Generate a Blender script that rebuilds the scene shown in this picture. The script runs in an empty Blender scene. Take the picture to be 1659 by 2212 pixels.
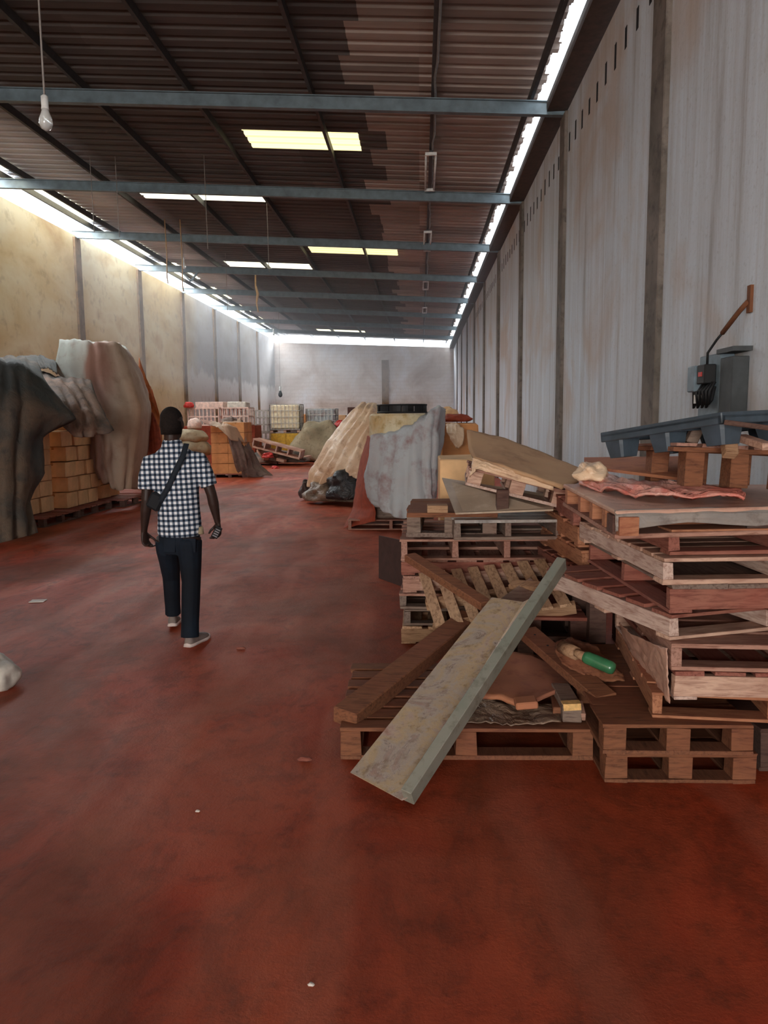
import bpy, math, random
from mathutils import Vector, Matrix, Euler, noise
random.seed(7)
sc = bpy.context.scene
COL = sc.collection
# ------------------------------------------------------------------ camera
cam_d = bpy.data.cameras.new('camera'); cam = bpy.data.objects.new('camera', cam_d); COL.objects.link(cam)
R_ = Vector((0.99882784, 0.04745682, -0.0095284)); U_ = Vector((0.00369541, 0.12151365, 0.99258288)); F_ = Vector((-0.04826266, 0.99145463, -0.12119584))
cam.matrix_world = Matrix(((R_.x, U_.x, -F_.x, 0), (R_.y, U_.y, -F_.y, 0), (R_.z, U_.z, -F_.z, 1.6), (0, 0, 0, 1)))
cam_d.sensor_fit = 'VERTICAL'; cam_d.sensor_height = 24.0; cam_d.lens = 24.0 * 1640 / 2212
cam_d.clip_start = 0.05; cam_d.clip_end = 500
sc.camera = cam
# ------------------------------------------------------------------ world and daylight
w = bpy.data.worlds.new('sky'); sc.world = w; w.use_nodes = True
bg = w.node_tree.nodes['Background']; bg.inputs[0].default_value = (0.80, 0.90, 1.0, 1); bg.inputs[1].default_value = 5.5
sc.view_settings.view_transform = 'Standard'; sc.view_settings.look = 'None'
sc.view_settings.gamma = 1.0; sc.view_settings.use_curve_mapping = False
sc.view_settings.exposure = 0.2
try:
    sc.cycles.use_denoising = True; sc.cycles.max_bounces = 8; sc.cycles.diffuse_bounces = 5; sc.cycles.transparent_max_bounces = 12
    sc.cycles.sample_clamp_indirect = 4.0
except Exception: pass

def area(name, loc, rot, sx, sy, power, col=(0.9, 0.95, 1.0), spread=180):
    l = bpy.data.lights.new(name, 'AREA'); l.shape = 'RECTANGLE'; l.size = sx; l.size_y = sy; l.energy = power; l.color = col
    l.spread = math.radians(spread)
    o = bpy.data.objects.new(name, l); COL.objects.link(o); o.location = loc; o.rotation_euler = rot
    return o
R = math.radians
# daylight through the open eave along the left wall (nearer and farther run), the far gable gap, the right eave slot, the open door behind the camera
area('daylight_left_eave', (-9.6, 17, 7.5), (0, R(-40), 0), 1.6, 12, 1300)
area('daylight_left_eave', (-9.6, 34, 7.5), (0, R(-40), 0), 1.6, 26, 2900)
area('daylight_far_gable', (-3.6, 49.4, 7.1), (R(-60), 0, 0), 10.5, 0.8, 900)
area('daylight_right_eave', (1.78, 26, 6.75), (0, 0, 0), 0.2, 44, 500)
area('daylight_entrance', (-3.4, -14.6, 2.4), (R(90), 0, R(-6)), 5.6, 4.4, 1500, (1.0, .93, .84))

# ------------------------------------------------------------------ materials
def lin(c):
    return tuple((x/12.92 if x <= .04045 else ((x+.055)/1.055)**2.4) for x in [v/255 for v in c]) + (1,)
class NT:
    def __init__(s, name):
        s.m = bpy.data.materials.new(name); s.m.use_nodes = True; s.t = s.m.node_tree; s.n = s.t.nodes; s.b = s.n['Principled BSDF']
        s.tc = s.n.new('ShaderNodeTexCoord')
    def add(s, t, **k):
        n = s.n.new(t)
        for a, v in k.items(): setattr(n, a, v)
        return n
    def link(s, a, b): s.t.links.new(a, b)
    def coords(s, scale=(1, 1, 1), rot=(0, 0, 0), kind='Object'):
        mp = s.add('ShaderNodeMapping'); mp.inputs['Scale'].default_value = scale; mp.inputs['Rotation'].default_value = rot
        s.link(s.tc.outputs[kind], mp.inputs[0]); return mp.outputs[0]
    def noise(s, vec, scale, detail=4, rough=.55, dist=0):
        n = s.add('ShaderNodeTexNoise'); n.inputs['Scale'].default_value = scale; n.inputs['Detail'].default_value = detail
        n.inputs['Roughness'].default_value = rough; n.inputs['Distortion'].default_value = dist; s.link(vec, n.inputs['Vector']); return n.outputs['Fac']
    def ramp(s, fac, stops, interp='LINEAR'):
        r = s.add('ShaderNodeValToRGB'); r.color_ramp.interpolation = interp
        e = r.color_ramp.elements
        while len(e) < len(stops): e.new(.5)
        for i, (p, c) in enumerate(stops):
            e[i].position = p; e[i].color = c if len(c) == 4 else lin(c)
        s.link(fac, r.inputs[0]); return r.outputs[0]
    def mix(s, fac, a, b, mode='MIX'):
        m = s.add('ShaderNodeMix', data_type='RGBA', blend_type=mode)
        for v, i in ((fac, 0), (a, 6), (b, 7)):
            if isinstance(v, bpy.types.NodeSocket): s.link(v, m.inputs[i])
            elif i == 0: m.inputs[0].default_value = v
            else: m.inputs[i].default_value = v if len(v) == 4 else lin(v)
        return m.outputs[2]
    def math(s, op, a, b=0.0, clamp=False):
        m = s.add('ShaderNodeMath', operation=op, use_clamp=clamp)
        for i, v in ((0, a), (1, b)):
            if isinstance(v, bpy.types.NodeSocket): s.link(v, m.inputs[i])
            else: m.inputs[i].default_value = v
        return m.outputs[0]
    def sep(s, vec):
        n = s.add('ShaderNodeSeparateXYZ'); s.link(vec, n.inputs[0]); return n.outputs
    def out(s, col, rough=.8, bump=None, strength=.3, dist=.01, metal=0, spec=.3):
        if isinstance(col, bpy.types.NodeSocket): s.link(col, s.b.inputs['Base Color'])
        else: s.b.inputs['Base Color'].default_value = col if len(col) == 4 else lin(col)
        if isinstance(rough, bpy.types.NodeSocket): s.link(rough, s.b.inputs['Roughness'])
        else: s.b.inputs['Roughness'].default_value = rough
        s.b.inputs['Metallic'].default_value = metal; s.b.inputs['Specular IOR Level'].default_value = spec
        if bump is not None:
            b = s.add('ShaderNodeBump'); b.inputs['Strength'].default_value = strength; b.inputs['Distance'].default_value = dist
            s.link(bump, b.inputs['Height']); s.link(b.outputs[0], s.b.inputs['Normal'])
        return s.m

def wood(name, base, dark, dust=(120, 62, 48), dust_amt=.45, axis=0):
    t = NT(name)
    sc_ = [7, 7, 7]; sc_[axis] = .9
    g = t.noise(t.coords(tuple(sc_)), 9, 6, .65, .6)
    big = t.noise(t.coords(), 2.3, 3)
    spot = t.noise(t.coords(), 14, 4, .7)
    c = t.ramp(g, [(.3, dark), (.52, base), (.8, tuple(min(255, int(v*1.12)) for v in base))])
    geo = t.add('ShaderNodeNewGeometry'); nz = t.sep(geo.outputs['Normal'])[2]
    f = t.math('MULTIPLY', t.ramp(big, [(.35, (0, 0, 0, 1)), (.65, (1, 1, 1, 1))]), dust_amt)
    f = t.math('ADD', f, t.math('MULTIPLY', t.math('MAXIMUM', nz, 0), dust_amt*.45), True)
    c = t.mix(f, c, dust)
    c = t.mix(t.ramp(spot, [(.64, (0, 0, 0, 1)), (.78, (.35, .35, .35, 1))]), c, dark)
    return t.out(c, .82, g, .35, .006)
def plain(name, col, rough=.6, metal=0, spec=.4, var=.12, scale=12, bump=.1):
    t = NT(name); n = t.noise(t.coords(), scale, 4)
    a = tuple(max(0, int(v*(1-var))) for v in col); b = tuple(min(255, int(v*(1+var))) for v in col)
    return t.out(t.ramp(n, [(.3, a), (.7, b)]), rough, n, bump, .004, metal, spec)
def stained(name, c1, c2, c3, scale=2.0, rough=.75, wr=.5, wd=.03, spec=.3, s2=None):
    """two large patches plus fine speckle of a third colour, wrinkled surface"""
    t = NT(name); v = t.coords()
    a = t.noise(v, scale, 5, .6, .4); b = t.noise(v, (s2 or scale*5), 4, .65)
    c = t.mix(t.ramp(a, [(.42, (0, 0, 0, 1)), (.6, (1, 1, 1, 1))]), c1, c2)
    c = t.mix(t.ramp(b, [(.52, (0, 0, 0, 1)), (.72, (.8, .8, .8, 1))]), c, c3)
    wv = t.noise(v, 5, 5, .6, 1.2)
    return t.out(c, rough, wv, wr, wd, 0, spec)

M = {}
# red dust floor
t = NT('red_dust_floor'); v = t.coords()
a = t.noise(v, .22, 6, .6, .8); b = t.noise(t.coords((1, .35, 1), (0, 0, .5)), 1.3, 6, .62, 1.2); c_ = t.noise(v, 7, 5, .7); fine = t.noise(v, 60, 4, .7)
col = t.ramp(b, [(.28, (112, 38, 18)), (.42, (156, 56, 29)), (.6, (176, 72, 40)), (.8, (188, 102, 64))])
col = t.mix(t.ramp(a, [(.4, (0, 0, 0, 1)), (.65, (.75, .75, .75, 1))]), col, (138, 64, 37))
col = t.mix(t.ramp(c_, [(.52, (0, 0, 0, 1)), (.68, (.6, .6, .6, 1))]), col, (94, 35, 18))
mott = t.noise(t.coords((1, .6, 1)), 3.1, 6, .7, 1.5)
col = t.mix(t.ramp(mott, [(.5, (0, 0, 0, 1)), (.62, (.6, .6, .6, 1))]), col, (112, 44, 23))
trk = t.add('ShaderNodeTexWave', wave_type='BANDS', bands_direction='X'); trk.inputs['Scale'].default_value = .35; trk.inputs['Distortion'].default_value = 6; trk.inputs['Detail'].default_value = 4; trk.inputs['Detail Scale'].default_value = .7; t.link(v, trk.inputs[0])
col = t.mix(t.ramp(trk.outputs['Fac'], [(.86, (0, 0, 0, 1)), (.97, (.35, .35, .35, 1))]), col, (178, 98, 74))
# the paler lane that runs down the hall
yy = t.sep(v)
lane = t.math('SUBTRACT', 1.0, t.math('MULTIPLY', t.math('ABSOLUTE', t.math('ADD', yy[0], 1.2)), .45), True)
lane = t.math('MULTIPLY', lane, t.ramp(t.noise(v, .9, 5, .6, 1.), [(.4, (0, 0, 0, 1)), (.62, (1, 1, 1, 1))]))
soil = t.noise(t.coords((1, .7, 1), (0, 0, .3)), .8, 6, .62, .5)
col = t.mix(t.ramp(soil, [(.46, (0, 0, 0, 1)), (.6, (.62, .62, .62, 1))]), col, (98, 50, 29))
col = t.mix(t.math('MULTIPLY', lane, .28), col, (186, 116, 90))
h = t.math('ADD', t.math('MULTIPLY', c_, .6), t.math('MULTIPLY', fine, .25))
M['floor'] = t.out(col, t.ramp(b, [(.3, (.72,)*3+(1,)), (.75, (.52,)*3+(1,))]), h, .5, .02, 0, .2)
# right wall: pale blue grey concrete with vertical streaks and clay coloured stains
t = NT('streaked_grey_concrete'); v = t.coords()
st = t.noise(t.coords((1, 2.2, .12)), 2.6, 6, .65, .3); st2 = t.noise(t.coords((1, 7, .22)), 2.2, 5, .6)
blot = t.noise(v, .45, 5, .55, .6)
col = t.ramp(st, [(.3, (168, 168, 170)), (.44, (198, 204, 210)), (.7, (214, 224, 234))])
col = t.mix(t.ramp(st2, [(.5, (0, 0, 0, 1)), (.75, (.35, .35, .35, 1))]), col, (160, 150, 144))
col = t.mix(t.ramp(blot, [(.5, (0, 0, 0, 1)), (.64, (.6, .6, .6, 1))]), col, (188, 164, 144))
fine = t.noise(v, 26, 5, .7)
col = t.mix(t.ramp(fine, [(.55, (0, 0, 0, 1)), (.8, (.4, .4, .4, 1))]), col, (128, 124, 120))
M['wall_r'] = t.out(col, .85, fine, .3, .01)
M['pilaster_r'] = stained('grime_dark_concrete', (98, 90, 82), (122, 112, 104), (66, 60, 56), 1.5)
# left wall: ochre stained upper part, limewashed lower part farther down the hall
t = NT('ochre_stained_wall'); v = t.coords(); s_ = t.sep(v)
n1 = t.noise(t.coords((1, .5, 1.0)), .6, 6, .55, .3); n2 = t.noise(v, 3.2, 5, .6)
tan = t.ramp(n1, [(.3, (176, 142, 96)), (.44, (212, 188, 142)), (.6, (226, 212, 178)), (.75, (190, 154, 106))])
grey = t.ramp(n1, [(.35, (150, 144, 138)), (.65, (182, 180, 180))])
far = t.math('MULTIPLY', t.math('SUBTRACT', s_[1], 29.5), .4, True)
col = t.mix(far, tan, grey)
edge = t.math('ADD', s_[2], t.math('MULTIPLY', t.noise(t.coords((1, 1.2, .3)), 1.1, 4), 1.3))
lowm = t.math('MULTIPLY', t.math('SUBTRACT', 4.35, edge), 5, True)
col = t.mix(t.math('MULTIPLY', lowm, t.math('MULTIPLY', t.math('SUBTRACT', s_[1], 29.6), .8, True)), col, (214, 212, 208))
col = t.mix(t.ramp(n2, [(.55, (0, 0, 0, 1)), (.75, (.4, .4, .4, 1))]), col, (140, 112, 84))
M['wall_l'] = t.out(col, .85, n2, .25, .02)
M['pilaster_l'] = stained('brown_damp_concrete', (112, 88, 62), (138, 112, 84), (84, 66, 50), 1.2)
# far wall: rough limewashed blockwork
t = NT('limewashed_blockwork'); v = t.coords((1, 1, 1), (R(90), 0, 0))
br = t.add('ShaderNodeTexBrick'); br.inputs['Scale'].default_value = 1; br.inputs['Brick Width'].default_value = .5; br.inputs['Row Height'].default_value = .22
br.inputs['Mortar Size'].default_value = .012; t.link(v, br.inputs[0])
n1 = t.noise(t.coords(), .5, 5, .6, .6)
col = t.ramp(n1, [(.32, (176, 158, 146)), (.5, (204, 194, 186)), (.7, (218, 218, 220))])
col = t.mix(t.math('MULTIPLY', br.outputs['Fac'], .25), col, (140, 126, 116))
M['wall_b'] = t.out(col, .9, n1, .4, .03)
# corrugated roof: dark sooty sheets with a block of cleaner brownish ones towards the right, stepped at sheet ends
t = NT('old_corrugated_sheet'); v = t.coords(); s_ = t.sep(v)
cell = t.math('FLOOR', t.math('MULTIPLY', s_[1], 1/.9))
wn = t.add('ShaderNodeTexWhiteNoise', noise_dimensions='1D'); t.link(cell, wn.inputs['W'])
bx = t.math('ADD', -1.15, t.math('MULTIPLY', wn.outputs['Value'], .6))
right = t.math('GREATER_THAN', s_[0], bx)
wn2 = t.add('ShaderNodeTexWhiteNoise', noise_dimensions='2D')
cx = t.math('FLOOR', t.math('MULTIPLY', s_[0], .45)); cb = t.add('ShaderNodeCombineXYZ'); t.link(cx, cb.inputs[0]); t.link(cell, cb.inputs[1]); t.link(cb.outputs[0], wn2.inputs['Vector'])
n1 = t.noise(t.coords((.5, 3, 1)), 1.6, 5, .6)
dk = t.ramp(n1, [(.3, (76, 72, 70)), (.7, (102, 94, 90))]); lt = t.ramp(n1, [(.3, (156, 142, 132)), (.7, (186, 170, 160))])
eave_light = t.math('MULTIPLY', t.math('SUBTRACT', -6.2, s_[0]), .8, True)
dk = t.mix(t.math('MULTIPLY', eave_light, .95), dk, (214, 216, 220))  # daylight by the left eave painted into the sheet colour
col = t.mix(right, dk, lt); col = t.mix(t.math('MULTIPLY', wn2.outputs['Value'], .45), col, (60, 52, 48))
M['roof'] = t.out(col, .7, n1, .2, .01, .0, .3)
# translucent sheets
def sheet_light(name, col):
    t = NT(name); t.n.remove(t.b); o = t.n['Material Output']
    tr = t.add('ShaderNodeBsdfTranslucent'); tr.inputs[0].default_value = col
    tp = t.add('ShaderNodeBsdfTransparent'); tp.inputs[0].default_value = col
    mx = t.add('ShaderNodeMixShader'); mx.inputs[0].default_value = .35
    t.link(tr.outputs[0], mx.inputs[1]); t.link(tp.outputs[0], mx.inputs[2]); t.link(mx.outputs[0], o.inputs[0]); return t.m
M['sky_yellow'] = sheet_light('yellowed_fibreglass', (.40, .31, .14, 1))
M['sky_white'] = sheet_light('pale_fibreglass', (.62, .54, .36, 1))
M['beam'] = plain('blue_grey_painted_steel', (92, 106, 112), .5, 0, .5, .15, 5)
M['purlin'] = plain('dark_steel', (62, 60, 60), .6)
M['conduit'] = plain('grey_conduit', (128, 128, 126), .5)
M['gutter'] = plain('dark_brown_board', (74, 58, 48), .8)
M['white_paint'] = plain('white_enamel', (210, 210, 206), .4)
M['slot'] = plain('dark_hollow', (22, 22, 26), .9)
M['rope'] = plain('tan_rope', (150, 118, 84), .9)
M['wire'] = plain('thin_wire', (120, 112, 106), .6)
t = NT('clear_bulb_glass'); M['glass'] = t.out((225, 228, 226), .15, None, spec=.8); t.b.inputs['Transmission Weight'].default_value = .45
M['wood_pink'] = wood('dusty_pink_timber', (176, 136, 118), (118, 82, 68))
M['wood_pinkY'] = wood('dusty_pink_timber_lengthways', (172, 134, 118), (112, 80, 66), axis=1)
M['wood_tan'] = wood('tan_timber', (172, 138, 106), (116, 86, 62), dust_amt=.25)
M['wood_tanY'] = wood('tan_timber_lengthways', (200, 164, 130), (122, 92, 68), dust_amt=.22, axis=1)
M['wood_grey'] = wood('weathered_grey_timber', (128, 112, 100), (80, 68, 60), dust_amt=.25)
M['wood_greyY'] = wood('weathered_grey_timber_lengthways', (122, 108, 98), (78, 66, 58), dust_amt=.25, axis=1)
M['wood_brown'] = wood('brown_timber', (128, 84, 58), (82, 52, 36), dust_amt=.3)
M['wood_brownY'] = wood('brown_timber_lengthways', (122, 82, 58), (80, 50, 36), dust_amt=.3, axis=1)
M['wood_orange'] = wood('orange_timber', (172, 120, 88), (112, 68, 48), dust=(150, 84, 62), dust_amt=.5)
M['wood_orangeY'] = wood('orange_timber_lengthways', (174, 122, 90), (112, 68, 48), dust=(150, 84, 62), dust_amt=.5, axis=1)
M['wood_red'] = wood('red_dusted_timber', (146, 98, 82), (92, 52, 44), dust=(136, 66, 54), dust_amt=.6)
M['wood_redY'] = wood('red_dusted_timber_lengthways', (146, 96, 82), (94, 56, 48), dust=(136, 66, 54), dust_amt=.6, axis=1)
M['wood_pale'] = wood('pale_limed_timber', (206, 172, 150), (150, 112, 96), dust_amt=.5)
M['wood_paleY'] = wood('pale_limed_timber_lengthways', (206, 182, 168), (152, 118, 104), dust_amt=.45, axis=1)
M['wood_dark'] = wood('dark_timber', (84, 66, 58), (52, 40, 36), dust_amt=.25)
M['cut_end'] = plain('fresh_cut_wood', (214, 172, 110), .8, var=.15, scale=40)
M['ply'] = stained('brown_fibreboard', (188, 150, 114), (178, 138, 104), (146, 108, 80), .8, .8, .15, .01)
M['ply_red'] = stained('reddish_board', (164, 106, 84), (172, 112, 80), (124, 72, 60), 1.6, .8, .15, .01)
M['tarp_dark'] = stained('dark_dusty_tarpaulin', (62, 64, 62), (96, 80, 66), (52, 50, 48), .8, .75, .5, .05)
M['tarp_mid'] = stained('grey_brown_tarpaulin', (94, 86, 80), (140, 110, 92), (76, 68, 62), 1.1, .75, .5, .05)
t = NT('pale_dusty_tarpaulin'); v = t.coords(); s_ = t.sep(v)
n1 = t.noise(t.coords((1, 1, .35)), .9, 5, .6, .5); n2 = t.noise(v, 4, 5, .65)
gx_ = t.math('ADD', t.math('MULTIPLY', t.math('ADD', s_[0], 7.0), .5), t.math('MULTIPLY', t.math('SUBTRACT', n1, .5), .35))
col = t.ramp(gx_, [(.22, (168, 172, 164)), (.38, (164, 160, 150)), (.43, (148, 112, 98)), (.56, (150, 116, 102)), (.66, (176, 156, 138)), (.8, (168, 136, 112))])
col = t.mix(t.ramp(n2, [(.5, (0, 0, 0, 1)), (.75, (.5, .5, .5, 1))]), col, (130, 98, 82))
M['tarp_pale'] = t.out(col, .75, n2, .3, .03)
M['tarp_orange'] = plain('orange_brown_sheet', (168, 92, 46), .8)
M['tarp_red'] = plain('red_brown_sheet', (142, 62, 40), .8)
M['tarp_grey'] = stained('grey_blue_tarpaulin', (172, 176, 178), (172, 168, 168), (136, 96, 92), 1.4, .6, .45, .03, .4, 3.0)
M['tarp_cream'] = stained('cream_plastic_sheet', (226, 196, 164), (208, 170, 136), (172, 134, 108), 1.2, .45, .5, .05, .5)
M['wrap_yellow'] = stained('yellowed_wrap', (204, 190, 158), (190, 158, 108), (150, 126, 74), 2.4, .5)
M['black_plastic'] = stained('black_plastic_sheet', (30, 32, 36), (44, 40, 40), (22, 22, 26), 3, .3, .9, .06, .6)
M['brown_plastic'] = stained('dusty_plastic_bag', (112, 92, 76), (140, 116, 98), (84, 62, 50), 3, .35, .9, .05, .6)
M['olive_sheet'] = stained('olive_sheet', (150, 134, 108), (136, 122, 98), (108, 92, 72), 1.5)
M['purple_tarp'] = stained('maroon_grey_tarpaulin', (104, 82, 74), (122, 104, 94), (70, 52, 48), 1.5)
M['carton'] = plain('brown_carton', (216, 174, 128), .85, var=.1, scale=4)
M['carton_warm'] = plain('orange_brown_carton', (196, 136, 86), .85, var=.1, scale=4)
M['tape'] = plain('carton_tape', (170, 116, 66), .5)
M['ochre'] = plain('ochre_yellow_board', (196, 150, 50), .7)
M['cream'] = plain('cream_plastic_tank', (238, 216, 184), .45)
M['galv'] = plain('galvanised_tube', (168, 164, 158), .4, .5)
M['pink_white'] = plain('pinkish_white_panel', (216, 186, 172), .6)
M['red'] = plain('red_plastic', (176, 48, 42), .5)
M['teal'] = plain('teal_plastic', (40, 136, 150), .5)
M['navy'] = plain('navy_plastic', (36, 40, 62), .5)
M['white_sack'] = plain('white_woven_sack', (206, 198, 186), .7)
M['blue_plastic'] = plain('slate_blue_plastic', (62, 74, 84), .5, 0, .5)
M['box_grey'] = plain('grey_blue_enamel', (108, 124, 134), .5)
M['box_dark'] = plain('dark_enamel', (60, 64, 66), .6)
M['black'] = plain('black_rubber', (18, 18, 20), .6)
M['rust'] = plain('rusty_steel', (112, 68, 42), .8)
M['plate'] = plain('dark_brown_steel_plate', (64, 46, 42), .55)
M['paper'] = plain('white_paper', (214, 204, 194), .8, var=.05)
M['film'] = stained('dusty_stretch_film', (200, 160, 140), (190, 142, 122), (150, 108, 92), 2.5, .35, .6, .02, .6)
M['pink_film'] = stained('pink_stretch_film', (206, 120, 104), (214, 168, 154), (184, 84, 74), 3.2, .4, .8, .03, .5)
M['film_grey'] = stained('grey_stretch_film', (132, 126, 122), (150, 140, 132), (104, 92, 86), 3, .35, .7, .02, .6)
t = NT('rusty_yellowed_galvanised_sheet'); v = t.coords()
n1 = t.noise(v, 4, 6, .65, .8); n2 = t.noise(v, 22, 5, .7)
col = t.ramp(n1, [(.3, (190, 142, 124)), (.44, (200, 184, 172)), (.53, (206, 178, 140)), (.6, (196, 172, 156)), (.72, (172, 116, 98))])
col = t.mix(t.ramp(n2, [(.52, (0, 0, 0, 1)), (.7, (.7, .7, .7, 1))]), col, (128, 96, 66))
M['sheet'] = t.out(col, t.ramp(n1, [(.4, (.24,)*3+(1,)), (.65, (.62,)*3+(1,))]), n2, .35, .006, .4, .5)
M['pale_sheet'] = stained('pale_wrapped_sheet', (190, 170, 148), (170, 150, 130), (206, 190, 172), 2, .45, .3, .01, .5, 9)
M['rail'] = stained('grey_green_painted_steel', (128, 130, 118), (140, 138, 126), (98, 92, 80), 3, .5, .2, .005, .4)
M['green_glass'] = plain('green_glass_bottle', (56, 112, 76), .25, 0, .7)
M['skin'] = plain('dark_brown_skin', (48, 32, 27), .5, 0, .3, .1, 20)
M['hair'] = plain('black_cropped_hair', (32, 25, 23), .9, 0, .15, .2, 90, .5)
M['strap'] = plain('navy_webbing', (20, 28, 38), .8)
M['bag'] = plain('black_fabric_pouch', (16, 18, 24), .8)
M['shoe'] = plain('grey_canvas_shoe', (120, 108, 102), .8)
M['sole'] = plain('white_rubber_sole', (206, 190, 184), .6)
M['phone'] = plain('silver_handset', (190, 194, 200), .25, .6)
t = NT('dark_denim'); v = t.coords(); n1 = t.noise(v, 3.0, 4, .6); n2 = t.noise(v, 80, 3)
col = t.ramp(n1, [(.4, (14, 19, 27)), (.66, (20, 30, 42)), (.82, (40, 58, 72))]); M['denim'] = t.out(col, .8, n2, .2, .002, 0, .2)
t = NT('black_and_white_gingham'); s_ = t.sep(t.coords((1/.037, 1/.037, 1/.037), (0, .03, 0)))
def band(x):
    f = t.math('FRACT', x); a = t.math('GREATER_THAN', f, .48); return a
wx = band(t.math('ADD', s_[0], t.math('MULTIPLY', s_[1], .25))); wz = band(s_[2])
sm = t.math('MULTIPLY', t.math('ADD', wx, wz), .5)
M['gingham'] = t.out(t.ramp(sm, [(0, (28, 36, 50)), (.3, (92, 104, 120)), (.8, (222, 224, 228))], 'CONSTANT'), .85, t.noise(t.coords(), 9, 4), .3, .01, 0, .15)

# ------------------------------------------------------------------ mesh helpers
class MB:
    def __init__(s): s.v = []; s.f = []
    def box(s, c, d, rot=None, jit=0.0):
        b = len(s.v); c = Vector(c); hx, hy, hz = d[0]/2, d[1]/2, d[2]/2
        for x in (-hx, hx):
            for y in (-hy, hy):
                for z in (-hz, hz):
                    p = Vector((x, y, z))
                    if jit: p += Vector((random.uniform(-jit, jit), random.uniform(-jit, jit), random.uniform(-jit, jit)))
                    if rot is not None: p = rot @ p
                    s.v.append(tuple(c+p))
        for q in ((0, 1, 3, 2), (4, 6, 7, 5), (0, 4, 5, 1), (2, 3, 7, 6), (0, 2, 6, 4), (1, 5, 7, 3)): s.f.append(tuple(b+i for i in q))
        return s
    def span(s, a, b, jit=0.0):
        return s.box([(a[i]+b[i])/2 for i in range(3)], [abs(b[i]-a[i]) for i in range(3)], None, jit)
    def beam(s, p0, p1, wd, ht, up=(0, 0, 1), jit=0.0):
        p0, p1 = Vector(p0), Vector(p1); ax = (p1-p0); L = ax.length; ax.normalize()
        side = ax.cross(Vector(up)).normalized(); u = side.cross(ax)
        m = Matrix((ax, side, u)).transposed()
        return s.box((p0+p1)/2, (L, wd, ht), m, jit)
    def loft(s, rings, cap=True):
        b = len(s.v); n = len(rings[0])
        for r in rings: s.v.extend(tuple(p) for p in r)
        for i in range(len(rings)-1):
            for j in range(n):
                k = (j+1) % n; s.f.append((b+i*n+j, b+i*n+k, b+(i+1)*n+k, b+(i+1)*n+j))
        if cap:
            s.f.append(tuple(b+j for j in reversed(range(n)))); s.f.append(tuple(b+(len(rings)-1)*n+j for j in range(n)))
        return s
    def tube(s, pts, r, n=8, cap=True):
        pts = [Vector(p) for p in pts]; rr = r if isinstance(r, (list, tuple)) else [r]*len(pts); rings = []
        ref = None
        for i, p in enumerate(pts):
            t_ = (pts[min(i+1, len(pts)-1)]-pts[max(i-1, 0)]).normalized()
            if ref is None: ref = Vector((0, 0, 1)) if abs(t_.z) < .9 else Vector((0, 1, 0))
            a = t_.cross(ref).normalized(); c = a.cross(t_).normalized(); ref = c if abs(t_.dot(c)) < .9 else ref
            rings.append([p + a*(math.cos(2*math.pi*j/n)*rr[i]) + c*(math.sin(2*math.pi*j/n)*rr[i]) for j in range(n)])
        return s.loft(rings, cap)
    def ell(s, rings_in, n=16, cap=True):
        """rings_in: (centre, rx, ry[, rotz[, tilt axis normal]]) horizontal ellipses"""
        rings = []
        for q in rings_in:
            c = Vector(q[0]); rx, ry = q[1], q[2]; a = q[3] if len(q) > 3 else 0
            m = Matrix.Rotation(a, 3, 'Z')
            rings.append([c + m @ Vector((rx*math.cos(2*math.pi*j/n), ry*math.sin(2*math.pi*j/n), 0)) for j in range(n)])
        return s.loft(rings, cap)
    def limb(s, pts, radii, side=(1, 0, 0), n=12):
        """tapered limb with elliptical rings; radii = (across, deep)"""
        pts = [Vector(p) for p in pts]; rings = []; sd = Vector(side)
        for i, p in enumerate(pts):
            t_ = (pts[min(i+1, len(pts)-1)]-pts[max(i-1, 0)]).normalized()
            a = (sd - t_*sd.dot(t_)).normalized(); c = t_.cross(a).normalized()
            ra, rb = radii[i] if isinstance(radii[i], (tuple, list)) else (radii[i], radii[i])
            rings.append([p + a*(math.cos(2*math.pi*j/n)*ra) + c*(math.sin(2*math.pi*j/n)*rb) for j in range(n)])
        return s.loft(rings)
    def ball(s, c, r, n=10):
        c = Vector(c); r = r if isinstance(r, (tuple, list)) else (r, r, r); rings = []
        for i in range(n+1):
            ph = math.pi*(i+.02)/(n+.04); rings.append([c + Vector((r[0]*math.sin(ph)*math.cos(2*math.pi*j/(n*2)), r[1]*math.sin(ph)*math.sin(2*math.pi*j/(n*2)), -r[2]*math.cos(ph))) for j in range(n*2)])
        return s.loft(rings)
    def build(s, name, m, parent=None, smooth=False, world=False, bevel=0, mods=None):
        me = bpy.data.meshes.new(name); me.from_pydata(s.v, [], s.f); me.update()
        import bmesh
        bm = bmesh.new(); bm.from_mesh(me); bmesh.ops.recalc_face_normals(bm, faces=bm.faces); bm.to_mesh(me); bm.free()
        o = bpy.data.objects.new(name, me); COL.objects.link(o)
        me.materials.append(M[m] if isinstance(m, str) else m)
        if smooth:
            for p in me.polygons: p.use_smooth = True
        if parent is not None:
            o.parent = parent
            if world: o.matrix_parent_inverse = parent.matrix_basis.inverted()
        if bevel:
            b = o.modifiers.new('bevel', 'BEVEL'); b.width = bevel; b.segments = 1; b.limit_method = 'ANGLE'
        return o
def tag(o, label, cat, group=None, kind=None):
    if label: o['label'] = label
    if cat: o['category'] = cat
    if group: o['group'] = group
    if kind: o['kind'] = kind
    return o
def thing(name, label, cat, loc=(0, 0, 0), rot=(0, 0, 0), group=None):
    o = bpy.data.objects.new(name, None); COL.objects.link(o); o.empty_display_size = .1
    o.location = loc; o.rotation_euler = rot; return tag(o, label, cat, group)
def struct(o): o['kind'] = 'structure'; return o
def copy_tree(o, parent=None):
    c = o.copy(); COL.objects.link(c)
    if parent is not None: c.parent = parent
    for ch in [q for q in list(o.children)]: copy_tree(ch, c)
    return c
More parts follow.
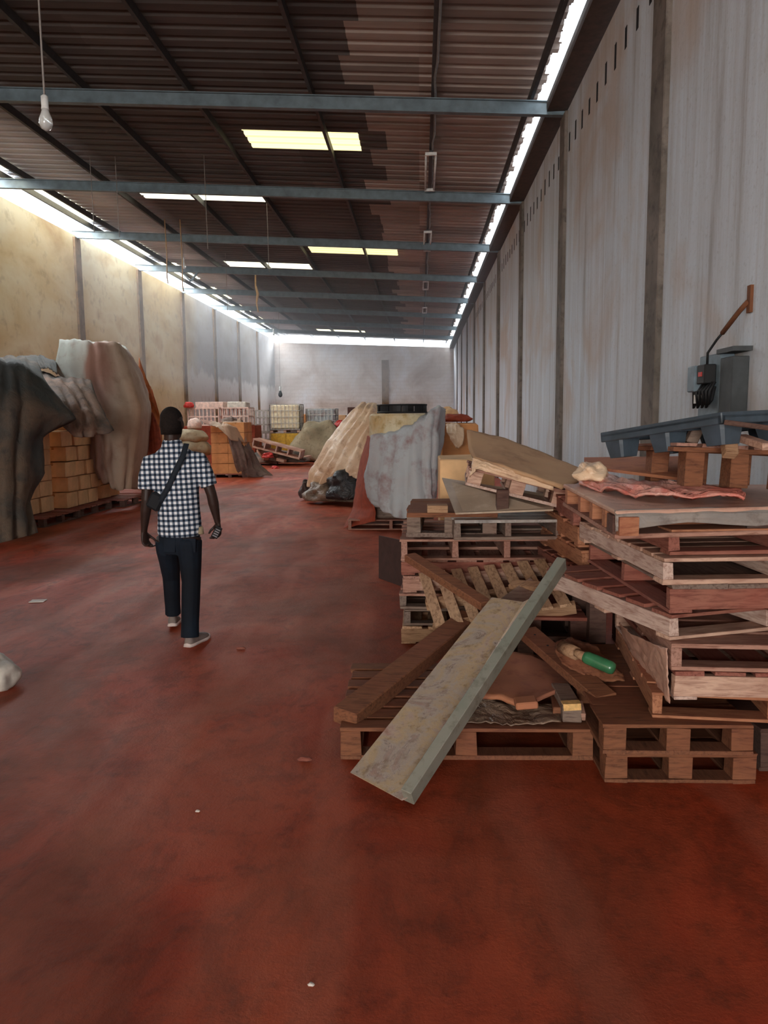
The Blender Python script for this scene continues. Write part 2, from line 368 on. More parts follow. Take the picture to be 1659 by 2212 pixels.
def cr(p0, p1, p2, p3, t):
    return .5*((2*p1) + (p2-p0)*t + (2*p0-5*p1+4*p2-p3)*t*t + (3*p1-p0-3*p2+p3)*t*t*t)
def drape(name, rows, m, sub=8, fold=.02, freq=9, wr=.02, thick=.006, parent=None, seed=0, smooth=True, lin_v=False, world=False):
    """cloth surface through a grid of control points; rows run down the cloth"""
    rows = [[Vector(p) for p in r] for r in rows]
    def dense(line, k):
        out = []
        for i in range(len(line)-1):
            a, b, c, d = line[max(i-1, 0)], line[i], line[i+1], line[min(i+2, len(line)-1)]
            for j in range(k): out.append(b.lerp(c, j/k).lerp(cr(a, b, c, d, j/k), .35))
        out.append(line[-1]); return out
    cols = [dense(r, sub) for r in rows]
    nc = len(cols[0]); grid = [dense([cols[i][j] for i in range(len(cols))], sub) for j in range(nc)]
    nr = len(grid[0]); mb = MB()
    for j in range(nc):
        for i in range(nr):
            p = grid[j][i]
            du = grid[min(j+1, nc-1)][i]-grid[max(j-1, 0)][i]; dv = grid[j][min(i+1, nr-1)]-grid[j][max(i-1, 0)]
            nn = du.cross(dv)
            if nn.length > 1e-9: nn.normalize()
            u, v_ = j/(nc-1), i/(nr-1)
            q = Vector((p.x*1.7+seed, p.y*1.7, p.z*.6))
            sw = math.sin(u*freq*3.14 + 3.2*noise.noise(q*.55) + 1.5*v_*noise.noise(Vector((seed, u*2, 0)))+seed)
            cre = 1-2*abs(noise.noise(Vector((u*5+seed, v_*3.3, seed*.7)))); cre2 = 1-2*abs(noise.noise(Vector((u*9+seed*2, v_*8, 3.1))))
            ed_ = min(1, 5*u, 5*(1-u))*.75+.25
            d = fold*.8*(1-abs(sw)**.6*1.6) * (.2+.8*v_)*ed_ + wr*.55*(cre**3 if cre > 0 else 0)*ed_ + wr*.3*(cre2**3 if cre2 > 0 else 0)
            mb.v.append(tuple(p+nn*d))
    for j in range(nc-1):
        for i in range(nr-1):
            a = j*nr+i; mb.f.append((a, a+1, a+nr+1, a+nr))
    me = bpy.data.meshes.new(name); me.from_pydata(mb.v, [], mb.f); me.update()
    o = bpy.data.objects.new(name, me); COL.objects.link(o); me.materials.append(M[m] if isinstance(m, str) else m)
    for p in me.polygons: p.use_smooth = smooth
    s = o.modifiers.new('thickness', 'SOLIDIFY'); s.thickness = thick; s.offset = -1
    if parent is not None:
        o.parent = parent
        if world: o.matrix_parent_inverse = parent.matrix_basis.inverted()
    return o
def lump(name, c, r, m, seed=0, amp=.25, parent=None, rot=0, flat=True, n=22):
    """crumpled heap or bag"""
    mb = MB(); c = Vector(c)
    for i in range(n+1):
        ph = math.pi*(i+.02)/(n+.04)
        for j in range(n*2):
            th = 2*math.pi*j/(n*2)
            d = Vector((math.sin(ph)*math.cos(th), math.sin(ph)*math.sin(th), -math.cos(ph)))
            k = 1 + amp*noise.noise(d*1.6+Vector((seed, 0, 0))) + amp*.45*noise.ridged_multi_fractal(d*2.2+Vector((0, seed, 0)), .9, 2, 3, 1, 2)*.4
            p = Matrix.Rotation(rot, 3, 'Z') @ Vector((d.x*r[0]*k, d.y*r[1]*k, d.z*r[2]*k))+c
            if flat: p.z = max(p.z, c.z-r[2]*.55)
            mb.v.append(tuple(p))
    q = n*2
    for i in range(n):
        for j in range(q): mb.f.append((i*q+j, i*q+(j+1) % q, (i+1)*q+(j+1) % q, (i+1)*q+j))
    return mb.build(name, m, parent, True)

# ------------------------------------------------------------------ hall
Y0, Y1 = -14.0, 48.6
XL, XR = -9.24, 2.1
def zr(x, y): return 6.42 - .053*(x+.5) + .003*(y-11.7)
struct(MB().span((XL-.4, Y0, -.2), (XR+.4, Y1+.3, 0)).build('floor', 'floor'))
def wall_poly(name, pts, th, m):     # quad wall panel: lower two, upper two
    mb = MB(); mb.v = [tuple(p) for p in pts] + [tuple(Vector(p)+Vector(th)) for p in pts]
    mb.f = [(0, 1, 2, 3), (7, 6, 5, 4), (0, 4, 5, 1), (1, 5, 6, 2), (2, 6, 7, 3), (3, 7, 4, 0)]
    return struct(mb.build(name, m))
def wtr(y): return 5.92+.003*(y-11.7)
def wtl(y): return 6.55+.003*(y-11.7)
wall_poly('wall_right', [(XR, Y0, -.1), (XR, Y1, -.1), (XR, Y1, wtr(Y1)), (XR, Y0, wtr(Y0))], (.2, 0, 0), 'wall_r')
wall_poly('wall_left', [(XL, Y0, -.1), (XL, Y1, -.1), (XL, Y1, wtl(Y1)), (XL, Y0, wtl(Y0))], (-.2, 0, 0), 'wall_l')
wall_poly('wall_back', [(XL, Y1, -.1), (XR, Y1, -.1), (XR, Y1, 6.02), (XL, Y1, 6.50)], (0, .2, 0), 'wall_b')
# entrance wall behind the camera with a open doorway in it
mb = MB(); mb.span((-.4, Y0-.2, 0), (XR+.2, Y0, 6.2)); mb.span((XL-.2, Y0-.2, 0), (-6.4, Y0, 6.7)); mb.span((-6.4, Y0-.2, 4.8), (-.4, Y0, 6.45))
struct(mb.build('wall_front', 'wall_l'))
COLY = [-11.2, -6.6, -2.05, 2.5] + [7.05+4.56*k for k in range(9)]
n = 0
for y in COLY:
    n += 1; struct(MB().span((XR-.05, y-.19, 0), (XR+.02, y+.19, wtr(y)-.02), .004).build('trim_%d' % n, 'pilaster_r', bevel=.01))
    n += 1; struct(MB().span((XL-.02, y-.17, 0), (XL+.06, y+.17, wtl(y)-.05), .004).build('trim_%d' % n, 'pilaster_l', bevel=.01))
n += 1; struct(MB().span((-2.42, Y1-.12, 0), (-1.98, Y1+.02, 5.3)).build('trim_%d' % n, 'pilaster_l'))
# dark plank along the top of the right wall and the row of open joints below it
n += 1; struct(MB().span((XR-.27, Y0, 5.95), (XR+.2, Y1, 6.1), .01).build('trim_%d' % n, 'gutter'))
mb = MB(); y = 7.5
while y < 30:
    if min(abs(y-c) for c in COLY) > .26: mb.span((XR-.004, y-.035, 5.31+.01*math.sin(y*7)), (XR+.01, y+.035, 5.53+.03*math.sin(y*3)))
    y += .42
n += 1; struct(mb.build('trim_%d' % n, 'slot'))
# corrugated roof with openings for the light sheets
PIT = .3
XE0, XE1 = -8.78, 1.76
SKY = [(-3.05, -1.05, 13.5, 14.4, 'sky_yellow', 'window_1'), (-6.35, -3.5, 17.1, 18.0, 'sky_white', 'window_2'), (-3.25, -.65, 22.5, 23.4, 'sky_yellow', 'window_3'), (-6.4, -3.6, 25.2, 26.1, 'sky_white', 'window_4'),
       (-6.0, -3.2, 44.4, 45.3, 'sky_white', 'window_5'),
       (-8.78, -8.40, 15.0, 16.2, 'sky_white', 'window_6'), (-8.78, -8.34, 16.8, 20.4, 'sky_white', 'window_7'), (-8.78, -8.34, 22.2, 24.6, 'sky_white', 'window_8'), (-8.78, -8.2, 25.8, 28.8, 'sky_white', 'window_9'), (-8.78, -8.2, 30.6, 33.6, 'sky_white', 'window_10'), (-8.78, -8.3, 35.4, 37.8, 'sky_white', 'window_11'), (-8.78, -8.3, 39.6, 42.6, 'sky_white', 'window_12')]
PROF = [(0, 0), (.05, 0), (.09, .045), (.15, .045), (.19, 0), (.3, 0)]
def strip(mb, y, x0, x1):
    b = len(mb.v)
    for dy, dz in PROF:
        for x in (x0, x1): mb.v.append((x, y+dy, zr(x, y+dy)+dz))
    for i in range(len(PROF)-1): mb.f.append((b+2*i, b+2*i+1, b+2*i+3, b+2*i+2))
roof = MB(); lights = {s[5]: MB() for s in SKY}
y = Y0
while y < Y1-.2:
    cuts = sorted([(s[0], s[1], s[5]) for s in SKY if s[2]-.01 <= y+.01 < s[3]-.01])
    x = XE0 if y > 8.5 else XL-.3  # out of view near the camera, sheets widened to shut out eave daylight
    for a, b, nm in cuts:
        if a > x+.01: strip(roof, y, x, a)
        strip(lights[nm], y, a, b); x = b
    jag = .03*math.sin(y*5.1)+.02*math.sin(y*13)
    strip(roof, y, x, XE1+jag)
    y = round(y+PIT, 3)
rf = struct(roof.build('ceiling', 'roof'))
for s in SKY: struct(lights[s[5]].build(s[5], s[4]))
# steel: rafters across, purlins along
for k, y in enumerate(COLY):
    z0, z1 = zr(XL, y)-.30, zr(XR, y)-.30
    t_ = thing('roof_beam', 'blue grey steel roof beam crossing the hall, %s' % ['farthest behind the camera', 'second behind the camera', 'just behind the camera', 'just above the camera', 'out of sight above the top of the picture', 'nearest in the picture, in front of both yellow skylights', 'second from the camera, under the edge of the white skylight', 'third from the camera', 'fourth from the camera, just before the second yellow skylight pair', 'fifth from the camera', 'sixth from the camera', 'seventh from the camera', 'last one near the far wall'][k], 'roof beam', (0, y, 0), group='steel roof beams')
    mb = MB(); mb.beam((XL-.1, 0, z0), (XR+.05, 0, z1), .03, .17); mb.build('web', 'beam', t_)
    mb = MB(); mb.beam((XL-.1, 0, z0+.09), (XR+.05, 0, z1+.09), .10, .014); mb.build('flange', 'beam', t_)
    mb = MB(); mb.beam((XL-.1, 0, z0-.09), (XR+.05, 0, z1-.09), .10, .014); mb.build('flange', 'beam', t_)
PUR = [(.2, 'rightmost but one, carrying the conduit and tube lights'), (-1.58, 'over the right end of the yellow skylights'), (-3.4, 'between the yellow and the white skylights'), (-5.0, 'crossing the middle of the white skylights'), (-6.65, 'left of the white skylights'), (-8.3, 'beside the pale sheets at the left eave'), (-8.78, 'at the open left eave, edging the bright gap'), (1.62, 'at the right eave slot')]
for x, lb in PUR:
    mb = MB(); mb.beam((x, Y0, zr(x, Y0)-.09), (x, Y1, zr(x, Y1)-.09), .05, .13); tag(mb.build('roof_purlin', 'purlin'), 'dark steel purlin running down the hall, ' + lb, 'purlin', 'roof purlins')
mb = MB()
for k in range(52):
    pass
pts = [(.235+.012*math.sin(y*2.1)+.01*math.sin(y*5), y, zr(.235, y)-.17+.008*math.sin(y*3)) for y in [4+.5*i for i in range(88)]]
tag(mb.tube(pts, .016, 6).build('cable_conduit', 'conduit', smooth=True), 'thin grey cable conduit running along the purlin past the tube lights', 'conduit')
for k, (y, ln, lb) in enumerate(((13.8, 2.1, 'nearest'), (19.4, 2.1, 'second'), (26.3, 1.6, 'third'), (32.5, 1.6, 'farthest visible'))):
    f = thing('tube_light', 'unlit twin tube light fitting hanging under the purlin, %s one' % lb, 'light', (.2, y, zr(.2, y)-.22), (math.atan(.003), 0, 0), 'tube lights along the conduit')
    MB().span((-.03, 0, 0), (.03, ln, .04)).build('housing', 'purlin', f)
    for sx in (-.085, .085):
        MB().tube([(sx, .03, -.03), (sx, ln-.03, -.03)], .018, 8).build('tube', 'white_paint', f, True)
    for yy_ in (0, ln): MB().span((-.1, yy_-.02, -.05), (.1, yy_+.02, 0)).build('end_cap', 'white_paint', f)
# hanging bulbs, ropes and wires
def bulb(x, y, z, s, lb, mm='glass', ztop=None):
    b = thing('hanging_bulb', lb, 'bulb', (x, y, z))
    MB().tube([(0, 0, .1*s), (.004, 0, (ztop or zr(x, y))-z)], .006, 5).build('cord', 'wire', b)
    MB().tube([(0, 0, .13*s), (0, 0, .12*s), (0, 0, .06*s), (0, 0, .05*s)], [.008*s, .02*s, .02*s, .022*s], 10).build('socket', 'white_paint', b, True)
    MB().ell([((0, 0, .055*s), .018*s, .018*s), ((0, 0, .03*s), .024*s, .024*s), ((0, 0, 0), .036*s, .036*s), ((0, 0, -.03*s), .038*s, .038*s), ((0, 0, -.055*s), .026*s, .026*s), ((0, 0, -.066*s), .005*s, .005*s)], 14).build('bulb_globe', mm, b, True)
bulb(-2.14, 4.5, 3.33, 1.0, 'clear glass bulb hanging on a long cord at the upper left, nearest the camera')
bulb(-6.7, 22.0, 6.0, 1.6, 'small clear bulb on a cord behind the second roof beam, beside the two ropes')
bulb(-7.6, 40, 6.1, 1.8, 'tiny clear bulb far down the hall above the left end of the bright gable gap')
bulb(-6.6, 36, 2.85, 2.6, 'dark shaded pendant lamp hanging low in front of the far wall', 'black')
for x, y, z0, lb in ((-6.55, 20.0, 4.9, 'left'), (-6.15, 20.0, 4.7, 'right')):
    tag(MB().tube([(x, y, zr(x, y)), (x+.02, y, z0+1), (x, y, z0+.4), (x+.02, y, z0+.25)], .016, 6).build('hanging_rope', 'rope'), 'tan rope hanging from the roof behind the white skylight, %s one of the pair' % lb, 'rope')
tag(MB().tube([(-5.6, 26.5, zr(-5.6, 26.5)), (-5.62, 26.5, 6.2), (-5.55, 26.5, 5.9), (-5.6, 26.5, 5.6), (-5.55, 26.5, 5.3)], [.03, .03, .05, .03, .02], 6).build('hanging_rope', 'rope'), 'knotted tan rope hanging behind the fourth roof beam, beyond the other ropes', 'rope')
for k, (x, y, z0, lb) in enumerate(((-6.4, 15.2, 5.3, 'left of the white skylight'), (-5.9, 15.2, 5.2, 'just before the white skylight'), (-4.1, 15, 4.9, 'in front of the white skylight right end'), (-3.5, 18, 5.0, 'between the two yellow skylights'), (-6.0, 24, 4.9, 'near the knotted rope'))):
    tag(MB().tube([(x, y, zr(x, y)), (x+.01, y, z0)], .007, 5).build('hanging_wire', 'wire'), 'thin loose wire hanging from the roof, ' + lb, 'wire')
br_ = thing('roof_brace', 'small v shaped steel brace under the left end of a roof beam', 'brace', (-7.5, 25.3, 0))
MB().beam((0, 0, 6.15), (-.45, 0, 6.62), .05, .05).build('strut', 'beam', br_); MB().beam((0, 0, 6.15), (.38, 0, 6.6), .05, .05).build('strut', 'beam', br_)

# ------------------------------------------------------------------ pallets
def pallet(label, loc, w, d, kind='A', rz=0, rx=0, ry=0, top='wood_pink', low='wood_grey', h=.125, nb=6, gap=.35, group=None, bt=.018, solid=False, nst=3, bottom=True, skirt=None, name='wooden_pallet'):
    """origin at the front left bottom corner. A: stringers run away from the front; X: stringers run along the front; B: nine blocks"""
    p = thing(name, label, 'pallet', loc, (rx, ry, rz), group)
    Ym = lambda m_: m_+'Y' if (m_+'Y') in M else m_
    mb = MB(); J = .0035
    if kind in 'AB':
        bw = d/(nb+(nb-1)*gap); step = bw*(1+gap)
        for i in range(nb):
            y0 = i*step+random.uniform(-.006, .006); sh = random.uniform(-.008, .008)
            if solid: y0 = i*d/nb; bw = d/nb*.995
            mb.span((sh, y0, h-bt), (w+sh*.6, y0+bw, h), J)
        mb.build('top_deck', top, p, bevel=.002)
        if bottom:
            mb = MB()
            if kind == 'A':
                for yy in (0, d/2-.05, d-.1): mb.span((0, yy, 0), (w, yy+.1, bt), J)
                mb.build('bottom_deck', low, p, bevel=.002)
            else:
                for xx in (0, w/2-.05, w-.1): mb.span((xx, 0, 0), (xx+.1, d, bt), J)
                mb.span((0, 0, 0), (w, .1, bt), J)
                mb.build('bottom_deck', Ym(low), p, bevel=.002)
        if kind == 'A':
            for i in range(nst):
                x0 = i*(w-.045)/(nst-1)
                MB().span((x0, .003, bt), (x0+.045, d-.003, h-bt), J).build('stringer', Ym(low), p, bevel=.002)
        else:
            for i in range(3):
                for j in range(3):
                    x0 = i*(w-.1)/2; y0 = j*(d-.1)/2
                    MB().span((x0+.002, y0+.003, bt), (x0+.1, y0+.1, h-bt), J).build('block', low, p, bevel=.002)
    else:
        bw = w/(nb+(nb-1)*gap); step = bw*(1+gap)
        for i in range(nb):
            x0 = i*step+random.uniform(-.006, .006); sh = random.uniform(-.008, .008)
            mb.span((x0, sh, h-bt), (x0+bw, d+sh, h), J)
        mb.build('top_deck', Ym(top), p, bevel=.002)
        if bottom:
            mb = MB()
            for xx in (0, w/2-.05, w-.1): mb.span((xx, .01, 0), (xx+.1, d, bt), J)
            mb.build('bottom_deck', Ym(low), p, bevel=.002)
        for i in range(nst):
            y0 = i*(d-.045)/(nst-1)
            MB().span((0, y0, bt), (w, y0+.045, h-bt), J).build('stringer', low, p, bevel=.002)
    return p

# right hand stack, bottom to top
G1 = 'pallets of the tall stack by the right wall'
pallet('worn brown block pallet on the floor, lowest of the tall stack by the right wall', (.805, 3.22, .0), .655, 1.2, 'B', R(.5), top='wood_brown', low='wood_brown', h=.138, group=G1, nb=7, gap=.08)
pallet('brown block pallet second from the floor in the tall stack by the right wall', (.79, 3.2, .14), .645, 1.2, 'B', R(.5), top='wood_brown', low='wood_brown', h=.135, group=G1, nb=5, gap=.02)
pallet('orange-brown pallet third from the floor in the tall right stack, corner poking left', (1.02, 3.28, .276), 1.0, 1.1, 'A', R(-6), top='wood_orange', low='wood_orange', h=.12, group=G1, nb=9, gap=.06)
pallet('pallet with solid cream front board, fourth from the floor in the tall right stack', (1.075, 3.17, .398), .96, 1.15, 'X', R(-2), top='wood_red', low='wood_pale', h=.128, group=G1)
pallet('open-sided dull red pallet, fifth from the floor in the tall right stack', (1.06, 3.17, .528), .98, 1.15, 'A', R(-3), top='wood_pink', low='wood_pink', h=.12, group=G1)
pallet('pale red pallet swung out to the left, middle of the tall right stack', (1.06, 3.2, .65), 1.05, 1.1, 'A', R(19), top='wood_red', low='wood_pale', h=.115, group=G1)
pallet('maroon pallet with a solid front board just above the swung-out pallet in the right stack', (1.055, 3.2, .768), .98, 1.2, 'X', R(4), top='wood_greyY', low='wood_red', h=.125, nb=4, gap=.02, group=G1)
pallet('pale limed pallet with white notched side, third from the top in the tall right stack', (1.02, 3.2, .895), 1.02, 1.2, 'A', R(5), top='wood_pale', low='wood_pale', h=.112, nb=9, gap=.25, group=G1)
pallet('red-ended pallet with open front right under the plastic wrapped pallet', (1.06, 3.25, 1.01), .98, 1.2, 'A', R(5), top='wood_orange', low='wood_red', h=.112, group=G1)
# farther column of the same pile, seen between the stacks
for k, (z, top, lb) in enumerate(((.56, 'wood_red', 'lowest'), (.70, 'wood_orange', 'middle'), (.84, 'wood_orange', 'upper'), (.97, 'wood_red', 'topmost'))):
    pallet('orange-red pallet in the narrow rear column behind the tall right stack, %s one' % lb, (.98-.03*k, 4.45, z), .95, 1.0, 'A', R(8-3*k), top=top, low=top, h=.125, group='rear column pallets')
pallet('dark timber pallet under the rear column behind the tall right stack', (1.0, 4.45, .0), .95, 1.0, 'B', R(2), top='wood_dark', low='wood_dark', h=.55, bt=.03, group='rear column pallets')
pallet('dark grey pallet standing on edge of frame right of the lowest pallets', (1.53, 3.35, 0), .5, 1.2, 'B', R(3), top='wood_dark', low='wood_dark', h=.2)
tag(drape('stretch_film', [[(1.035,3.950,0.526), (1.032,3.700,0.535), (1.034,3.350,0.590), (1.043,3.200,0.619)], [(1.062,3.950,0.438), (1.058,3.700,0.441), (1.048,3.350,0.487), (1.044,3.180,0.513)], [(1.085,3.850,0.370), (1.072,3.600,0.369), (1.061,3.350,0.380), (1.051,3.170,0.384)]], 'film', wr=.02, fold=.01, thick=.003), 'crumpled dusty plastic film hanging over the left side of the tall right stack', 'plastic film')
# wrapped top pallet
p = thing('wrapped_pallet', 'pallet wrapped in dusty pink plastic film on top of the tall right stack', 'pallet', (0, 0, 0))
cA, cB, cC, cD = (0.816,3.200,1.209), (0.772,4.150,1.243), (2.04, 3.35, 1.22), (2.0, 4.3, 1.22)
def quad_slab(name, q, th, m, par=None, **k):
    q = [Vector(v) for v in q]; nn = (q[1]-q[0]).cross(q[3]-q[0]).normalized()*th
    if nn.z < 0: nn = -nn
    mb = MB(); mb.v = [tuple(v) for v in q]+[tuple(v-nn) for v in q]; mb.f = [(0, 1, 2, 3), (7, 6, 5, 4), (0, 4, 5, 1), (1, 5, 6, 2), (2, 6, 7, 3), (3, 7, 4, 0)]
    return mb.build(name, m, par, **k)
quad_slab('top_deck', [cA, cC, cD, cB], .022, 'film', p, bevel=.006)
low = [tuple(Vector(c)-Vector((0, 0, .1))) for c in (cA, cC, cD, cB)]
quad_slab('bottom_deck', low, .02, 'wood_pink', p, bevel=.004)
for a in (0, .22, .44, .67, .96):
    b = Vector(cA).lerp(Vector(cB), a); MB().box(b+Vector((.05, .0, -.062)), (.08, .06, .078)).build('block', 'wood_orange', p)
for a in (.02, .5, .97):
    b = Vector(cA).lerp(Vector(cC), a); MB().box(b+Vector((.02, .07, -.062)), (.1, .1, .078)).build('block', 'wood_dark', p)
rows = [[tuple(Vector(cA).lerp(Vector(cC), a)+Vector((0, .02, .004))) for a in (0, .25, .5, .75, 1)], [tuple(Vector(cA).lerp(Vector(cC), a)+Vector((-.003, -.012, -.022))) for a in (0, .25, .5, .75, 1)],
        [tuple(Vector(cA).lerp(Vector(cC), a)+Vector((0, -.012, dz))) for a, dz in ((0, -.085), (.25, -.055), (.5, -.08), (.75, -.06), (1, -.075))]]
drape('wrap_skirt', rows, 'film_grey', fold=.004, wr=.01, thick=.003, parent=p)
# board with rolled pink film, small upturned pallet, blue plastic pallet
bq = [(0.916,4.300,1.331), (1.296,3.750,1.299), (1.491,4.350,1.379), (1.010,4.750,1.355)]
tag(quad_slab('plywood_board', bq, .015, 'ply_red'), 'dusty pinkish plywood board lying on the wrapped pallet under the blue plastic pallet', 'board')
tag(drape('film_roll', [[(0.921,4.400,1.320), (0.965,4.200,1.307), (1.077,3.800,1.306), (1.234,3.600,1.307), (1.428,3.450,1.285)], [(0.878,4.200,1.290), (0.916,3.950,1.286), (1.000,3.600,1.291), (1.163,3.450,1.286), (1.407,3.350,1.274)], [(0.830,4.050,1.264), (0.886,3.750,1.265), (0.994,3.500,1.270), (1.167,3.400,1.270), (1.386,3.300,1.267)]], 'pink_film', fold=.012, wr=.05, freq=3, thick=.012), 'crumpled pink and white plastic film bunched along the wrapped pallet', 'plastic film')
p = thing('wooden_pallet', 'small brown pallet with tall blocks and thin slats, beneath the blue plastic pallet', 'pallet', (1.197,3.500,1.279), (R(-2), R(3), R(2)))
mb = MB()
for i in range(6): mb.span((-.06+i*.115, -.03, .185), (.03+i*.115, .62, .20), .003)
mb.build('top_deck', 'wood_pinkY', p); 
mb = MB()
for yy in (-.02, .28, .55): mb.span((-.07, yy, .165), (.64, yy+.09, .185), .003)
mb.build('cross_board', 'wood_brown', p)
for x in (.0, .2, .42):
    for yy in (0, .45): MB().span((x, yy, .005), (x+.085, yy+.1, .165), .004).build('block', 'wood_brown', p, bevel=.003)
tag(lump('film_bundle', (0.902,4.050,1.303), (.075, .09, .055), 'tarp_cream', 5, .5), 'crumpled whitish film end at the left of the wrapped pallet top', 'plastic film')
# blue plastic pallet
A = Vector((1.251,3.250,1.617)); Bc = Vector((0.917,3.950,1.521)); ex = (Bc-A).normalized(); 
ey = Vector((.86, .5, .02)); ey = (ey-ex*ey.dot(ex)).normalized(); ez = ex.cross(ey).normalized()
if ez.z < 0: ez = -ez
L1, L2 = (Bc-A).length, .78
p = thing('plastic_pallet', 'slate blue plastic pallet with cup feet tilted on top of the tall right stack', 'pallet', tuple(A))
mm_ = Matrix((ex, ey, ez)).transposed()
def P3(a, b, c): return mm_ @ Vector((a, b, c))
mb = MB(); mb.box(P3(L1/2, L2/2, -.014), (L1, L2, .028), mm_); mb.box(P3(L1/2, .012, -.03), (L1, .024, .04), mm_); mb.box(P3(L1/2, L2-.012, -.03), (L1, .024, .04), mm_); mb.box(P3(.012, L2/2, -.03), (.024, L2, .04), mm_); mb.box(P3(L1-.012, L2/2, -.03), (.024, L2, .04), mm_)
mb.build('deck', 'blue_plastic', p, bevel=.004)
for i in range(3):
    for j in range(3):
        cx_, cy_ = .075+i*(L1-.15)/2, .075+j*(L2-.15)/2; rings = []
        for zz, rr in ((-.02, .068), (-.07, .062), (-.135, .05)):
            rings.append([P3(cx_+sx*rr, cy_+sy*rr, zz) for sx, sy in ((-1, -.8), (-.8, -1), (.8, -1), (1, -.8), (1, .8), (.8, 1), (-.8, 1), (-1, .8))])
        MB().loft(rings).build('foot', 'blue_plastic', p)
mb = MB()
for i in range(5): mb.box(P3(.12+i*(L1-.24)/4, L2/2, -.035), (.012, L2-.03, .035), mm_)
mb.build('rib', 'blue_plastic', p)
tag(MB().beam((1.249,3.600,1.475), (1.288,3.600,1.560), .05, .05, (0, 1, 0)).build('timber_offcut', 'wood_grey', bevel=.004), 'short upright grey timber offcut propping the blue plastic pallet, left one', 'timber')
tag(MB().beam((1.317,3.300,1.431), (1.330,3.400,1.587), .055, .05, (0, 1, 0)).build('timber_offcut', 'wood_tan', bevel=.004), 'upright tan timber offcut propping the blue plastic pallet, right one', 'timber')
tag(MB().beam((1.247,3.200,1.575), (1.452,3.100,1.541), .05, .02).build('timber_plank', 'wood_dark', bevel=.003), 'thin dark plank leaning under the right side of the blue plastic pallet', 'plank')
tag(MB().beam((1.397,3.400,1.506), (1.428,3.200,1.473), .05, .03).build('timber_offcut', 'wood_pale', bevel=.003), 'short pale offcut lying at the right picture edge under the blue plastic pallet', 'timber')

# ------------------------------------------------------------------ middle stack
G2 = 'pallets of the middle stack'
FY = 5.28
for k, (z, h, x0, w_, top, low_, kd, rz, lb) in enumerate(((0, .13, -.14, 1.1, 'wood_tan', 'wood_tan', 'X', 0, 'lowest, tan end boards showing'), (.135, .12, -.12, 1.08, 'wood_grey', 'wood_grey', 'A', 1.5, 'second from the floor, grey'), (.26, .11, -.15, 1.1, 'wood_pink', 'wood_grey', 'A', -1.5, 'third from the floor'), (.375, .12, -.13, 1.1, 'wood_pink', 'wood_pink', 'X', 1, 'fourth from the floor, pinkish solid side'), (.50, .115, -.14, 1.1, 'wood_pink', 'wood_red', 'X', -.5, 'fifth from the floor'))):
    pallet('old timber pallet in the middle stack, %s' % lb, (x0, FY, z), w_, 1.0, kd, R(rz), top=top, low=low_, h=h, group=G2)
pallet('open fronted pinkish pallet forming the sixth layer of the middle stack', (-.14, FY-.04, .617), 1.12, 1.0, 'A', R(.5), top='wood_pink', low='wood_pink', h=.15, nst=4, group=G2)
pallet('grey pallet with wide smooth brown deck on the left top of the middle stack', (-.10, FY-.1, .79), .62, .95, 'B', R(-2), top='wood_brown', low='wood_grey', h=.17, nb=4, gap=.02, bt=.03, group=G2)
pallet('slim grey pallet wrapped in film at the top right of the middle stack', (.22, 5.0, .80), .72, .9, 'A', R(2), ry=R(0), top='film_grey', low='wood_grey', h=.13, group=G2)
# tilted light slatted pallet leaning on the front of the middle stack
a0, a1, a2, a3 = Vector((0.073,4.600,0.325)), Vector((0.930,4.500,0.498)), Vector((0.870,5.150,0.651)), Vector((-0.030,5.200,0.535))
p = thing('wooden_pallet', 'light slatted pallet leaning against the front of the middle stack', 'pallet', tuple(a0))
N_ = 8
for name_, off, m_ in (('top_deck', 0, 'wood_tanY'),):
    mb = MB()
    for i in range(N_):
        f0 = (i+.1)/N_; f1 = (i+.74)/N_
        q = [a0.lerp(a1, f0), a0.lerp(a1, f1), a3.lerp(a2, f1), a3.lerp(a2, f0)]; nn = (q[1]-q[0]).cross(q[3]-q[0]).normalized()*.02
        b = len(mb.v); mb.v += [tuple(v-a0) for v in q]+[tuple(v-nn-a0) for v in q]; mb.f += [tuple(b+t_ for t_ in qq) for qq in ((0, 1, 2, 3), (7, 6, 5, 4), (0, 4, 5, 1), (1, 5, 6, 2), (2, 6, 7, 3), (3, 7, 4, 0))]
    mb.build(name_, m_, p, bevel=.002)
nrm = (a1-a0).cross(a3-a0).normalized()
for f in (.06, .5, .9):
    MB().beam(a0.lerp(a3, f)-nrm*.055-a0, a1.lerp(a2, f)-nrm*.055-a0, .045, .07, nrm).build('stringer', 'wood_pale' if f > .8 else 'wood_tan', p, bevel=.002)
# dark pallets right of the metal sheet
pallet('dark grey pallet lying behind the metal sheet, lower one', (.34, 4.62, .12), .62, .6, 'B', R(-2), top='wood_dark', low='wood_dark', h=.13, solid=True, group='dark pallets behind the metal sheet')
pallet('dark grey pallet with a red dusted deck behind the metal sheet, upper one', (.36, 4.55, .26), .64, .6, 'B', R(-3), top='wood_red', low='wood_dark', h=.14, solid=True, group='dark pallets behind the metal sheet')
pallet('dark grey pallet flat on the floor behind the metal sheet', (.3, 4.6, 0), .7, .6, 'B', R(0), top='wood_dark', low='wood_dark', h=.118, solid=True, group='dark pallets behind the metal sheet')
